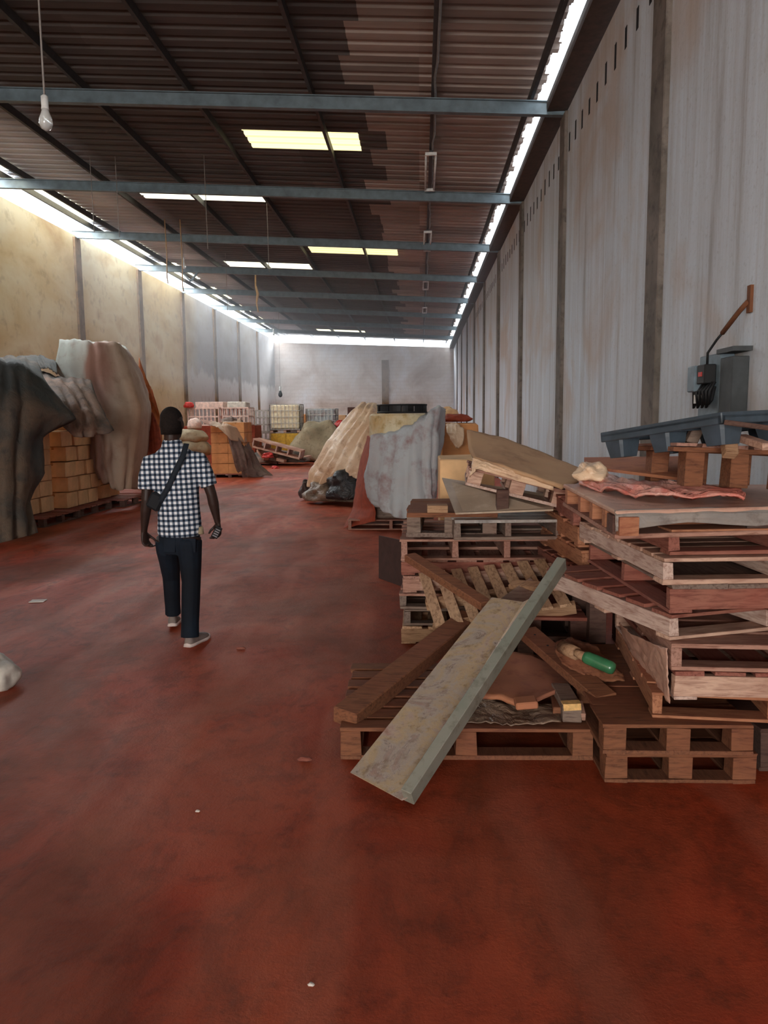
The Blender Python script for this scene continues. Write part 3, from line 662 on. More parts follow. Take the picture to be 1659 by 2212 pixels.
# tilted pallet and board on top of the middle stack
c0 = (0.299,5.100,1.159)
pallet('grey pallet with pale blocks tilted down to the right under the big brown board', c0, .68, .95, 'B', R(-3), 0, R(14), top='wood_pink', low='wood_pale', h=.12, nb=6, gap=.25)
bd = [[(0.365,6.000,1.517), (0.652,5.950,1.451), (0.915,5.800,1.348), (1.155,5.500,1.237)], [(0.351,5.600,1.412), (0.582,5.450,1.366), (0.805,5.300,1.274), (1.097,5.200,1.194)], [(0.361,5.150,1.342), (0.540,5.050,1.291), (0.723,4.950,1.233), (0.902,4.850,1.169)]]
tag(drape('fibreboard_panel', bd, 'ply', fold=0, wr=.012, thick=.022), 'large brown board bowed over the tilted pallet on the middle stack', 'board')
tag(drape('torn_wrap', [[(0.346,5.120,1.341), (0.465,5.060,1.306), (0.640,5.000,1.254), (0.835,4.900,1.185)], [(0.339,5.100,1.289), (0.418,5.050,1.298), (0.610,5.000,1.236), (0.850,4.900,1.159)], [(0.320,5.080,1.214), (0.372,5.040,1.271), (0.550,5.000,1.218), (0.850,4.900,1.135)]], 'tarp_cream', fold=.01, wr=.02, thick=.004), 'ragged strip of torn white wrap under the edge of the big brown board', 'plastic film')
tag(quad_slab('hardboard_sheet', [(0.232,5.050,0.975), (0.861,4.950,1.009), (0.989,5.600,1.034), (0.161,5.700,1.161)], .012, 'pale_sheet'), 'pale grey wrapped sheet leaning under the tilted pallet on the middle stack', 'sheet')
tag(MB().box((0.547,5.100,1.055), (.08, .08, .14)).build('timber_block', 'wood_dark', bevel=.003), 'dark timber block standing between the wrapped sheet and the tilted pallet', 'timber')
tag(MB().box((0.115,5.200,0.989), (.14, .12, .05)).build('timber_block', 'wood_tan', bevel=.003), 'small tan block lying on the brown deck beside the grey tarpaulin', 'timber')
tag(MB().span((.17, 6.45, 0), (.62, 7.3, 1.26), .012).build('tall_carton', 'carton', bevel=.01), 'tall tan carton standing behind the left end of the tilted pallet', 'carton')
# dark steel plate standing left of the middle stack
tag(quad_slab('steel_plate', [(-0.426,7.600,0.430), (-0.162,7.100,0.458), (-0.175,7.150,-0.000), (-0.428,7.550,0.001)], .02, 'plate'), 'dark brown steel plate standing upright at the left of the middle stack', 'plate')

# ------------------------------------------------------------------ front pallet and the debris on it
pallet('dusty brown pallet flat on the floor under the metal sheet, nearest the camera', (-.385, 3.42, 0), 1.19, .95, 'B', R(1.2), top='wood_brown', low='wood_brown', h=.155, nb=7, gap=.3)
tag(drape('torn_board', [[(0.456,4.250,0.279), (0.628,4.200,0.276), (0.779,4.100,0.230), (0.833,4.050,0.213)], [(0.359,3.950,0.257), (0.536,3.900,0.250), (0.673,3.850,0.243), (0.781,3.850,0.239)], [(0.271,3.600,0.258), (0.384,3.600,0.252), (0.479,3.550,0.237), (0.671,3.700,0.248)]], 'ply_red', fold=.0, wr=.008, thick=.02), 'broken reddish board lying on the front pallet right of the metal sheet', 'board')
tag(MB().beam((0.444,3.500,0.251), (0.548,3.500,0.261), .09, .035).build('board_scrap', 'ply_red', bevel=.006), 'small broken scrap under the tip of the reddish board', 'board')
tag(drape('plastic_sheet', [[(0.189,3.750,0.172), (0.349,3.700,0.202), (0.508,3.680,0.182), (0.683,3.700,0.188)], [(0.170,3.600,0.175), (0.338,3.580,0.172), (0.492,3.560,0.170), (0.668,3.550,0.187)], [(0.154,3.500,0.166), (0.327,3.460,0.175), (0.479,3.460,0.172), (0.656,3.460,0.187)]], 'brown_plastic', fold=.008, wr=.02, thick=.003), 'dark crinkled plastic on the front pallet below the reddish board', 'plastic film')
t_ = thing('timber_block', 'grey timber block with a freshly cut yellow end on the front pallet', 'timber', (0.714,3.500,0.162))
MB().span((-.045, 0, 0), (.045, .3, .085), .003).build('body', 'wood_grey', t_, bevel=.004); MB().span((-.043, -.004, .06), (.043, .05, .09), .004).build('cut_face', 'cut_end', t_)
tag(MB().beam((0.728,3.950,0.183), (0.679,3.550,0.188), .09, .05).build('timber_block', 'wood_brown', bevel=.004), 'squat brown timber block behind the yellow-ended block on the front pallet', 'timber')
tag(MB().beam((0.770,3.600,0.215), (0.767,3.500,0.186), .025, .04).build('timber_offcut', 'wood_pink', bevel=.003), 'thin pinkish offcut standing just right of the yellow-ended block', 'timber')
mb = MB(); S0, S1 = Vector((-0.371,3.500,0.170)), Vector((0.311,4.750,0.335))
mb.beam(S0, S1, .135, .085, (0, -.25, 1)); tag(mb.build('timber_beam', 'wood_brown', bevel=.006), 'thick brown timber beam lying across the front pallet to the left of the metal sheet', 'timber')
tag(MB().beam((-0.075,5.050,0.677), (0.379,4.350,0.517), .085, .05, (.2, -.5, 1)).build('timber_beam', 'wood_brown', bevel=.004), 'slim brown timber resting diagonally on the light slatted pallet', 'timber')
tag(MB().beam((0.366,4.350,0.414), (0.710,4.600,0.589), .12, .03, (0, -.6, 1)).build('timber_plank', 'wood_grey', bevel=.003), 'short grey-brown plank behind the upper end of the metal sheet', 'plank')
tag(MB().beam((0.558,4.650,0.578), (0.750,4.500,0.594), .07, .03, (0, -.5, 1)).build('timber_plank', 'wood_tan', bevel=.003), 'small tan plank tucked behind the rail of the metal sheet', 'plank')
t_ = thing('timber_beam', 'brown timber with nail holes leaning from the metal sheet down to the right stack', 'timber', (0.609,4.300,0.374))
o0, o1 = Vector((0.609,4.300,0.374)), Vector((0.886,3.550,0.254)); 
MB().beam((0, 0, 0), o1-o0, .115, .05, (0, -.3, 1)).build('body', 'wood_brown', t_, bevel=.004)
ax_ = (o1-o0).normalized(); sd_ = ax_.cross(Vector((0, -.3, 1))).normalized(); up_ = sd_.cross(ax_)
for f in (.12, .3, .52):
    pc = (o1-o0)*f+up_*.0255; MB().tube([pc, pc+up_*.001], .007, 8).build('nail_hole', 'slot', t_)
tag(drape('paper_sack', [[(0.720,4.000,0.409), (0.806,4.000,0.435), (0.918,3.900,0.415), (0.979,3.800,0.336)], [(0.698,3.900,0.389), (0.789,3.850,0.417), (0.897,3.800,0.372), (1.013,3.750,0.324)], [(0.721,3.800,0.359), (0.806,3.750,0.316), (0.898,3.700,0.298), (1.012,3.700,0.303)]], 'wood_brown', fold=.012, wr=.02, thick=.008), 'folded brown sacking under the green bottle', 'sack')
t_ = thing('glass_bottle', 'green glass bottle lying on the brown sacking by the right stack', 'bottle', (0.813,3.720,0.415))
b0, b1 = Vector((0, 0, .0)), Vector((0.940,3.620,0.382))-Vector((0.813,3.720,0.415))
ax_ = b1.normalized(); mb = MB(); mb.tube([b0-ax_*.005, b0+ax_*.002, b0+ax_*.02, b1-ax_*.02, b1-ax_*.004, b1], [.012, .028, .033, .033, .026, .01], 14); mb.build('body', 'green_glass', t_, True)
MB().tube([b0-ax_*.0, b0-ax_*.03, b0-ax_*.05], [.024, .02, .018], 12).build('neck', 'wood_tan', t_, True)
tag(MB().tube([(0.739,3.900,0.407), (0.787,3.780,0.410)], [.036, .034], 14, True).build('cardboard_tube', 'wood_tan', smooth=True), 'short open cardboard tube beside the mouth of the green bottle', 'tube')
# the rusty galvanised sheet with its raised rail
f0, f1 = Vector((-0.308,3.115,0.085)), Vector((-0.081,2.918,0.065)); e1 = Vector((0.561,4.120,0.595)); e0 = Vector((0.401,4.250,0.590))
t_ = thing('metal_sheet', 'long rusty galvanised sheet propped from the floor onto the pallets', 'metal sheet', tuple(f0))
def slab(q, th, nm, m_, par, org, **k):
    return quad_slab(nm, [Vector(v)-org for v in q], th, m_, par, **k)
slab([f0, f1, e1, e0], .004, 'plate', 'sheet', t_, f0)
r0, r1 = Vector((-0.058,2.903,0.085)), Vector((0.756,4.050,0.826))
MB().beam(r0-f0, r1-f0, .05, .075, (-.25, -.6, 1)).build('rail', 'rail', t_, bevel=.003)['label'] = 'grey-green box rail'
slab([f1, f1.lerp(r0, .9), e1.lerp(r0.lerp(r1, .84), .9), e1], .004, 'lip', 'sheet', t_, f0)

# ------------------------------------------------------------------ box on the right wall
t_ = thing('switch_box', 'grey electrical switch box with tangled black cables on the right wall', 'electrical box', (XR, 5.35, 1.85))
cab = MB().span((-.10, -.10, -.28), (-.005, .28, .17)).build('cabinet', 'box_grey', t_, bevel=.006)
MB().span((-.108, .10, -.05), (-.10, .12, .02)).build('latch', 'white_paint', cab)
MB().span((-.11, -.33, -.30), (-.005, -.13, .13)).build('open_door', 'box_dark', t_, bevel=.004)
MB().span((-.12, -.36, .16), (-.0, -.08, .19)).build('bracket', 'box_dark', t_)
MB().span((-.19, .12, -.08), (-.10, .26, .10)).build('breaker', 'box_grey', t_, bevel=.008)
ct = MB().span((-.18, -.04, -.03), (-.10, .10, .10)).build('contactor', 'black', t_, bevel=.006)
MB().span((-.186, .0, .02), (-.178, .06, .05)).build('red_mark', 'red', ct)
for k in range(8):
    a = -.08+.04*k; pts = [(-.12, a, -.02), (-.15-.01*(k % 3), a+.01, -.08), (-.15, a+.02, -.17-.02*(k % 2)), (-.12, a+.05, -.14), (-.11, a+.03, -.05)]
    MB().tube(pts, .010, 6).build('cable', 'black', t_, True)
MB().span((-.16, .14, -.16), (-.105, .2, -.10)).build('cable_clip', 'white_paint', t_)
MB().tube([(-.13, .05, .10), (-.13, .05, .18), (-.10, -.02, .26), (-.08, -.06, .30)], .009, 6).build('cable', 'black', t_, True)
t_ = thing('cable_pipe', 'rusty bent pipe bracket sloping up the right wall above the switch box', 'pipe', (XR, 5.35, 2.1))
MB().tube([(-.08, -.06, .05), (-.04, -.22, .17), (-.02, -.30, .22)], .016, 8).build('pipe', 'rust', t_, True)
MB().span((-.02, -.33, .15), (0, -.28, .32)).build('wall_bracket', 'rust', t_)

# ------------------------------------------------------------------ small things on the floor
tag(MB().box((-3.447,6.536,0.006), (.13, .10, .004), Matrix.Rotation(R(8), 3, 'Z')).build('paper_scrap', 'paper'), 'small white rectangular paper scrap on the red floor left of the man', 'paper')
tag(lump('stone_chunk', (-2.641,4.366,0.060), (.15, .15, .12), 'white_sack', 4, .3), 'pale grey angular chunk on the floor cut off by the left picture edge', 'rubble')
for px, lb in (((-0.923,2.917,0.004), 'tiny white crumb on the open floor below the man'), ((-0.317,1.973,0.002), 'tiny white sliver near the bottom of the picture')):
    tag(lump('plaster_crumb', px, (.009, .006, .005), 'paper', 2, .4, n=6), lb, 'rubble')
for px, lb in (((-1.270,5.137,0.010), 'small flat stone chip right of the man'), ((-0.552,3.396,0.010), 'small reddish stone chip left of the front pallet')):
    tag(lump('stone_chip', px, (.03, .015, .012), 'wood_red', 2, .4, n=8), lb, 'rubble')

# ------------------------------------------------------------------ person walking away
PY = 5.4
person = thing('person', 'person in black and white checked shirt walking away with a silver phone in hand', 'person', (-1.66, PY, 0))
inv = Vector((-1.66, PY, 0))
def W(p, dy=0): return Vector(p)-inv+Vector((0, dy, 0))
def remesh(o, vox, sm=4):
    r = o.modifiers.new('remesh', 'REMESH'); r.mode = 'VOXEL'; r.voxel_size = vox; r.use_smooth_shade = True
    s = o.modifiers.new('smooth', 'SMOOTH'); s.factor = .5; s.iterations = sm
    return o
b = MB()
hc = W((-1.780,5.400,1.581))
# head: cranium, face, jaw, nose, lips, ears, neck (facing away, towards +y)
b.ball(hc+Vector((0, -.005, .025)), (.078, .098, .095), 12)
b.ell([(hc+Vector((0, .02, -.115)), .035, .045), (hc+Vector((0, .022, -.095)), .052, .07), (hc+Vector((0, .015, -.06)), .064, .082), (hc+Vector((0, .01, -.01)), .07, .088), (hc+Vector((0, .005, .03)), .07, .09)], 16)
b.limb([hc+Vector((0, .085, .02)), hc+Vector((0, .108, -.018)), hc+Vector((0, .112, -.035))], [.008, .014, .016]); b.ball(hc+Vector((0, .092, -.062)), (.025, .012, .009), 6)
for sx in (-1, 1):
    b.ball(hc+Vector((sx*.03, .085, .012)), (.013, .01, .008), 6); b.ball(hc+Vector((sx*.079, -.0, -.005)), (.009, .019, .031), 8); b.ball(hc+Vector((sx*.03, .085, .028)), (.022, .01, .006), 6)
nb_ = W((-1.789,5.400,1.385))
b.limb([hc+Vector((0, -.01, -.04)), hc+Vector((0, -.015, -.09)), nb_+Vector((0, 0, .02)), nb_+Vector((0, 0, -.04))], [(.055, .058), (.054, .056), (.06, .062), (.10, .07)])
# torso
tp = [(W((-1.768,5.400,0.762)), .135, .09), (W((-1.760,5.400,0.864)), .14, .092), (W((-1.762,5.400,0.983)), .135, .088), (W((-1.764,5.400,1.101)), .15, .095), (W((-1.771,5.400,1.235)), .17, .105), (W((-1.775,5.400,1.319)), .175, .10), (W((-1.779,5.400,1.375)), .13, .08), (W((-1.784,5.400,1.415)), .065, .06)]
b.ell(tp, 20)
LS, LE, LW, LH = W((-1.959,5.400,1.303)), W((-1.974,5.360,1.039)), W((-2.020,5.400,0.803)), W((-2.019,5.410,0.754))
RS, RE, RW, RH = W((-1.585,5.400,1.317)), W((-1.510,5.400,1.073)), W((-1.484,5.440,0.864)), W((-1.485,5.460,0.814))
for S_, E_, Wr, H_, sg in ((LS, LE, LW, LH, -1), (RS, RE, RW, RH, 1)):
    b.limb([S_, S_.lerp(E_, .4), E_, E_.lerp(Wr, .3), Wr.lerp(E_, .1), Wr], [(.055, .055), (.046, .05), (.037, .04), (.039, .041), (.024, .028), (.023, .027)])
def hand(b, wr, dirv, side, back, curl, s=1.0):
    """wr wrist, dirv towards the fingertips, side towards the thumb, back = back of the hand"""
    d = dirv.normalized(); s_ = (side-d*side.dot(d)).normalized(); k = d.cross(s_).normalized()
    if k.dot(back) < 0: k = -k
    b.limb([wr-d*.01, wr+d*.02, wr+d*.06, wr+d*.088], [(.024, .019), (.034, .018), (.041, .017), (.039, .014)], s_)
    for i, (off, ln) in enumerate(((.031, .072), (.011, .08), (-.010, .075), (-.030, .058))):
        p0 = wr+d*.08+s_*off; a1_ = curl*(.55+.06*i); seg = ln/3; pts = [p0]; ang = 0
        for q in range(3):
            ang += a1_; dd = d*math.cos(ang)-k*math.sin(ang); pts.append(pts[-1]+dd*seg*(1.25-.15*q))
        b.limb(pts, [.0098, .0092, .0086, .0072], s_, 8)
    p0 = wr+d*.028+s_*.026; b.limb([p0, p0+(s_*.6+d*.65-k*.35).normalized()*.034, p0+(s_*.45+d*.7-k*.6).normalized()*.066, p0+(s_*.2+d*.75-k*.75).normalized()*.088], [.014, .0115, .0105, .008], d, 8)
hand(b, LW, Vector((.05, .12, -1)), Vector((.35, 1, 0)), Vector((-1, -.5, 0)), 1.05)
hand(b, RW, Vector((.0, .25, -1)), Vector((-.6, .8, 0)), Vector((.8, -.2, .2)), 1.0)
# legs
LHp, LK, LA = W((-1.853,5.420,0.707)), W((-1.883,5.550,0.438)), W((-1.899,5.600,0.138))
RHp, RK, RA = W((-1.678,5.380,0.714)), W((-1.667,5.340,0.437)), W((-1.661,5.240,0.086))
for H_, K_, A_ in ((LHp, LK, LA), (RHp, RK, RA)):
    b.limb([H_+Vector((0, 0, .05)), H_.lerp(K_, .35), K_, K_.lerp(A_, .3), A_.lerp(K_, .15), A_], [.085, .075, .055, .055, .037, .036])
body = remesh(b.build('body', 'skin', person), .0055, 3)
# hair cap
h_ = MB(); rings = []
for i in range(9):
    ph = math.pi*.5*(i/8.); z_ = .026+.098*math.sin(ph)
    rr = math.cos(ph)
    rings.append([hc+Vector((0, -.008, 0))+Vector((.0795*rr*(.9 if i == 0 else 1)*math.cos(2*math.pi*j/28), .102*rr*math.sin(2*math.pi*j/28), z_ - (.10 if i == 0 and math.sin(2*math.pi*j/28) < .1 else (.055 if i == 1 and math.sin(2*math.pi*j/28) < .1 else 0)))) for j in range(28)])
h_.loft(rings); h_.build('hair', 'hair', person, True)
# shirt
b = MB()
tp = [(W((-1.757,5.400,0.772)), .150, .112), (W((-1.756,5.400,0.803)), .160, .119), (W((-1.753,5.400,0.881)), .158, .114), (W((-1.755,5.400,0.983)), .152, .108), (W((-1.764,5.400,1.101)), .160, .112), (W((-1.765,5.400,1.218)), .185, .120), (W((-1.762,5.400,1.295)), .198, .112), (W((-1.763,5.400,1.342)), .178, .096), (W((-1.768,5.400,1.385)), .130, .082), (W((-1.777,5.400,1.419)), .082, .070), (W((-1.782,5.400,1.452)), .066, .066)]
b.ell(tp, 24)
lo, ro = W((-1.970,5.370,1.111)), W((-1.525,5.400,1.133))
b.limb([LS+Vector((.06, 0, .045)), LS+Vector((.02, 0, .02)), LS.lerp(lo, .5), lo], [(.03, .04), (.062, .070), (.068, .078), (.065, .082)])
b.limb([RS+Vector((-.06, 0, .045)), RS+Vector((-.02, 0, .02)), RS.lerp(ro, .5), ro], [(.03, .04), (.062, .070), (.064, .076), (.060, .078)])
shirt = remesh(b.build('checked_shirt', 'gingham', person), .0075, 5)
b = MB(); b.ell([(W((-1.784,5.400,1.415)), .078, .076), (W((-1.782,5.400,1.449)), .070, .072), (W((-1.782,5.400,1.468)), .062, .066)], 20, False); cl = b.build('collar', 'gingham', person, True); s__ = cl.modifiers.new('t', 'SOLIDIFY'); s__.thickness = .006
# jeans
b = MB()
b.ell([(W((-1.763,5.400,0.642)), .125, .09), (W((-1.759,5.400,0.727)), .15, .108), (W((-1.755,5.400,0.830)), .15, .10), (W((-1.755,5.400,0.905)), .142, .094)], 20)
b.limb([LHp+Vector((0, 0, .03)), LHp+Vector((0, .01, -.04)), LHp.lerp(LK, .5), LK, LK.lerp(LA, .35), LA.lerp(LK, .2), LA+Vector((0, 0, -.005))], [(.092, .1), (.09, .1), (.078, .085), (.066, .07), (.062, .07), (.058, .062), (.06, .066)])
b.limb([RHp+Vector((0, 0, .03)), RHp+Vector((0, -.01, -.04)), RHp.lerp(RK, .5), RK, RK.lerp(RA, .35), RA.lerp(RK, .2), RA+Vector((0, 0, -.03))], [(.09, .1), (.088, .1), (.08, .085), (.069, .072), (.068, .07), (.064, .066), (.066, .072)])
jeans = remesh(b.build('jeans', 'denim', person), .0075, 5)
for px in ((-1.800,5.295,0.718), (-1.652,5.295,0.717)):
    c = W(px); MB().box(c, (.085, .006, .10), Matrix.Rotation(.05, 3, 'Y')).build('back_pocket', 'denim', person, bevel=.002)
# shoes
def shoe(hl, toe, lift):
    hl, toe = Vector(hl), Vector(toe); d = (toe-hl); L = d.length; d.normalize(); s_ = d.cross(Vector((0, 0, 1))).normalized(); u = s_.cross(d)
    def ring(f, wd, lo_, hi_, n=14):
        c = hl+d*(L*f); return [c+s_*(wd*math.cos(a))+u*(lo_ if math.sin(a) < 0 else lo_+(hi_-lo_)*math.sin(a)**.7) for a in [2*math.pi*j/n for j in range(n)]]
    up = MB().loft([ring(.0, .022, .02, .06), ring(.06, .034, .02, .095), ring(.25, .038, .02, .10), ring(.4, .038, .02, .082), ring(.6, .045, .02, .062), ring(.82, .045, .02, .05), ring(.97, .02, .02, .034)])
    s = up.build('shoe', 'shoe', person, True); sb = s.modifiers.new('s', 'SUBSURF'); sb.levels = sb.render_levels = 1
    so = MB().loft([ring(-.02, .026, 0, .026), ring(.06, .039, 0, .028), ring(.3, .041, 0, .028), ring(.45, .04, 0, .028), ring(.65, .05, 0, .028), ring(.85, .048, 0, .028), ring(1.01, .022, .002, .028)])
    so.build('sole', 'sole', s, True)
rs = W((-1.668,5.185,0.000)); shoe(rs, rs+Vector((.075, .27, 0)), 0)
ls = W((-1.917,5.620,0.034)); ls.z = .03; shoe(ls, ls+Vector((-.05, .25, -.02)), 0)
# crossbody pouch
st_ = [W((-1.660,5.340,1.443)), W((-1.669,5.275,1.357)), W((-1.729,5.270,1.244)), W((-1.789,5.275,1.129)), W((-1.859,5.300,1.028))]
sm_ = MB()
dn = []
for i in range(len(st_)-1):
    for j in range(5): dn.append(st_[i].lerp(st_[i+1], j/5))
dn.append(st_[-1]); rings = []
for i, p_ in enumerate(dn):
    t__ = (dn[min(i+1, len(dn)-1)]-dn[max(i-1, 0)]).normalized(); a = t__.cross(Vector((0, 1, 0))).normalized()
    rings.append([p_+a*.019+Vector((0, .004, 0)), p_+a*.019-Vector((0, .004, 0)), p_-a*.019-Vector((0, .004, 0)), p_-a*.019+Vector((0, .004, 0))])
sm_.loft(rings).build('bag_strap', 'strap', person, True)
c = W((-1.896,5.360,1.032)); MB().box(c, (.10, .13, .13), Matrix.Rotation(.5, 3, 'Y'), .006).build('waist_pouch', 'bag', person, bevel=.015)
c = W((-1.587,5.360,0.808)); lump('key_bunch', c, (.02, .02, .035), 'olive_sheet', 3, .4, person, n=8)
# phone in the right hand: held by it, a thing of its own
hp = Vector((-1.483,5.400,0.795)); ph_ = thing('mobile_phone', 'silver handset held in the right hand of the walking person', 'phone', tuple(hp))
rt = Euler((.4, .5, .2)).to_matrix(); MB().box((0, 0, 0), (.05, .014, .10), rt).build('casing', 'black', ph_, bevel=.004)
mb = MB()
for i in range(4): mb.box(rt @ Vector((0, -.009, -.03+.02*i)), (.036, .004, .008), rt)
mb.build('keypad', 'phone', ph_)

# ------------------------------------------------------------------ covered stacks on the left
tag(drape('tarpaulin', [[(-7.977,12.600,2.679), (-7.016,12.600,2.735), (-6.554,12.400,2.697), (-6.235,12.300,2.625)], [(-6.655,10.400,2.428), (-5.908,10.600,2.478), (-5.735,10.900,2.446), (-5.526,11.200,2.166)], [(-6.436,9.900,1.936), (-5.666,10.100,1.933), (-5.457,10.400,1.863), (-5.134,11.200,1.649)], [(-6.417,9.800,1.387), (-5.652,10.000,1.345), (-5.509,10.300,1.290), (-5.489,10.900,1.384)], [(-6.397,9.700,0.842), (-5.636,9.900,0.791), (-5.464,10.200,0.796), (-5.459,10.800,0.869)], [(-6.367,9.600,0.424), (-5.608,9.800,0.396), (-5.482,10.100,0.422), (-5.601,10.600,0.497)], [(-6.336,9.500,0.010), (-5.579,9.700,0.025), (-5.422,10.000,0.052), (-5.353,10.300,0.071)]], 'tarp_dark', fold=.10, freq=5, wr=.07, seed=3), 'dark dusty tarpaulin draped to the floor over the stack at the left picture edge', 'tarpaulin')
tag(drape('tarpaulin', [[(-7.193,14.000,2.650), (-6.669,13.800,2.446), (-6.278,13.700,2.411), (-5.936,13.600,2.377)], [(-6.443,12.900,2.292), (-6.159,12.900,2.288), (-5.882,12.900,2.183), (-5.597,13.100,2.013)], [(-5.897,12.000,1.987), (-5.693,12.200,1.901), (-5.480,12.400,1.804), (-5.284,12.700,1.689)], [(-5.738,11.800,1.763), (-5.543,12.000,1.579), (-5.370,12.200,1.524), (-5.128,12.600,1.471)], [(-5.782,11.800,1.655), (-5.533,12.000,1.365), (-5.379,12.200,1.359), (-5.145,12.600,1.441)]], 'tarp_mid', fold=.13, freq=4, wr=.06, seed=9), 'grey-brown tarpaulin with a flaring hem over the visible cartons on the left', 'tarpaulin')
tag(drape('tarpaulin', [[(-7.710,14.500,2.884), (-7.390,14.500,2.897), (-7.204,14.400,2.886), (-6.875,14.300,2.753)], [(-7.070,13.600,2.662), (-6.836,13.600,2.577), (-6.642,13.500,2.568), (-6.479,13.500,2.460)]], 'tarp_dark', fold=.03, wr=.04, seed=5), 'short dark tarpaulin flap between the two large left tarpaulins', 'tarpaulin')
tag(drape('tarpaulin', [[(-8.059,17.000,3.428), (-7.583,17.000,3.411), (-7.162,17.000,3.385), (-6.795,17.000,3.349), (-6.587,17.000,3.296)], [(-6.843,14.400,3.166), (-6.360,14.200,3.122), (-6.009,14.200,3.091), (-5.726,14.600,3.110), (-5.923,16.000,2.771)], [(-6.873,14.200,2.574), (-6.346,14.000,2.428), (-5.937,14.000,2.381), (-5.514,14.500,2.445), (-5.732,16.000,2.209)], [(-6.301,13.900,2.127), (-6.048,13.800,1.953), (-5.733,13.800,1.865), (-5.308,14.300,1.825), (-5.698,16.000,1.654)], [(-6.167,13.800,1.405), (-5.911,13.600,1.322), (-5.613,13.600,1.278), (-5.361,14.100,1.219), (-5.714,15.800,1.073)], [(-6.200,13.800,0.850), (-5.942,13.600,0.775), (-5.680,13.700,0.810), (-5.420,14.100,0.740), (-5.734,15.600,0.598)], [(-6.130,13.900,0.541), (-5.869,13.800,0.504), (-5.659,13.800,0.330), (-5.473,14.000,0.346), (-5.751,15.200,0.218)]], 'tarp_pale', fold=.12, freq=6, wr=.07, seed=1), 'tall pale tarpaulin over the high left stack, part grey and part brown', 'tarpaulin')
tag(drape('tarpaulin', [[(-6.468,17.500,3.090), (-6.189,17.300,2.447), (-6.007,17.000,2.226)], [(-6.329,17.000,2.126), (-6.074,17.000,1.917), (-5.845,17.000,1.604)], [(-6.193,16.500,1.103), (-5.882,16.500,1.100), (-5.662,16.500,0.946)], [(-6.077,16.000,0.075), (-5.805,16.000,0.044), (-5.599,16.000,0.123)]], 'tarp_orange', fold=.04, wr=.05, seed=2), 'orange-brown sheet hanging behind the tall pale tarpaulin, left of the man', 'sheet')
tag(drape('tarpaulin', [[(-5.856,16.000,1.705), (-5.672,16.000,1.800), (-5.538,16.000,1.457)], [(-5.752,15.800,1.122), (-5.583,15.800,1.121), (-5.421,15.800,0.974)], [(-5.733,15.700,0.348), (-5.532,15.700,0.396), (-5.382,15.700,0.443)]], 'tarp_red', fold=.03, wr=.04, seed=2), 'red-brown flap beside the head of the walking man', 'sheet')
# cartons
def carton(x, y, z, sx, sy, sz, lb, grp, m='carton', rz=0):
    c = thing('carton', lb, 'carton', (x, y, z), (0, 0, rz), grp)
    MB().span((-sx/2, -sy/2, 0), (sx/2, sy/2, sz-.006), .004).build('box', m, c, bevel=.006)
    MB().span((-.02, -sy/2-.002, sz-.055), (.02, sy/2+.002, sz-.003)).build('tape', 'tape', c)
    return c
rown = ['bottom', 'second', 'third', 'fourth', 'fifth', 'sixth', 'top']
for r in range(6):
    for j in range(2):
        carton(-6.32+random.uniform(-.02, .02)+.0, 11.65+j*.44, .15+r*.255, .42, .42, .25, 'brown carton beside the dark left tarpaulin, %s row, %s one' % (rown[r], ['nearer', 'farther'][j]), 'cartons beside the dark left tarpaulin')
for r in range(6):
    for j in range(3):
        off = random.uniform(-.03, .03); o_ = (.14 if r % 2 else 0)
        carton(-6.25+off, 12.75+j*.42+o_, .15+r*.262, .46, .40, .255, 'brown carton under the flaring grey-brown tarpaulin, %s row, %s one' % (rown[r], ['nearest', 'middle', 'farthest'][j]), 'cartons under the flaring grey-brown tarpaulin')
for r in range(5):
    for j in range(2):
        carton(-6.3+random.uniform(-.02, .02), 14.3+j*.46, .15+r*.262, .46, .44, .255, 'shaded carton under the tall pale tarpaulin, %s row, %s one' % (rown[r], ['nearer', 'farther'][j]), 'cartons under the tall pale tarpaulin')
for k, (y, lb) in enumerate(((11.3, 'nearest, beside the dark tarpaulin hem'), (12.6, 'second, under the visible cartons'), (14.0, 'third, under the tall pale tarpaulin'), (15.4, 'farthest, beside the man'))):
    pallet('dark floor pallet in the row along the left stacks, ' + lb, (-6.75 if k < 2 else -6.55, y, 0), .98, 1.2, 'B', R(-2), top='wood_red', low='wood_dark', h=.14, group='floor pallets of the left stacks')
# brown carton stack behind the man
stk = thing('pallet_base', 'low dark pallet under the orange-brown carton stack', 'pallet', (-5.9, 21.3, 0)); MB().span((0, 0, .08), (.98, 1, .11)).build('deck', 'wood_red', stk)
for xx in (0, .44, .88): MB().span((xx, 0, 0), (xx+.1, 1, .08)).build('block', 'wood_dark', stk)
for r in range(5):
    for j in range(2 if r else 2):
        for k_ in range(2):
            carton(-5.68+j*.48+(.1 if r % 2 and j == 1 else 0)*0, 21.55+k_*.5, .11+r*.29, .475, .49, .287, 'orange-brown carton in the stack behind the man, %s row, %s %s' % (rown[r], ['left', 'right'][j], ['front', 'rear'][k_]), 'orange-brown cartons behind the man', 'carton_warm')
tag(drape('tarpaulin', [[(-6.178,21.200,1.659), (-5.877,21.200,1.617), (-5.577,21.200,1.563), (-5.637,21.800,1.641), (-5.306,22.400,1.678)], [(-6.073,21.100,1.594), (-5.825,21.000,1.515), (-5.580,21.000,1.462), (-5.371,21.000,1.485), (-5.019,21.600,1.385)], [(-6.033,21.050,1.568), (-5.800,20.950,1.477), (-5.580,20.900,1.437), (-5.230,20.900,1.077), (-4.893,21.400,0.995)]], 'tarp_pale', fold=.02, wr=.05), 'pale folded tarpaulin edge on top of the orange-brown carton stack', 'tarpaulin')
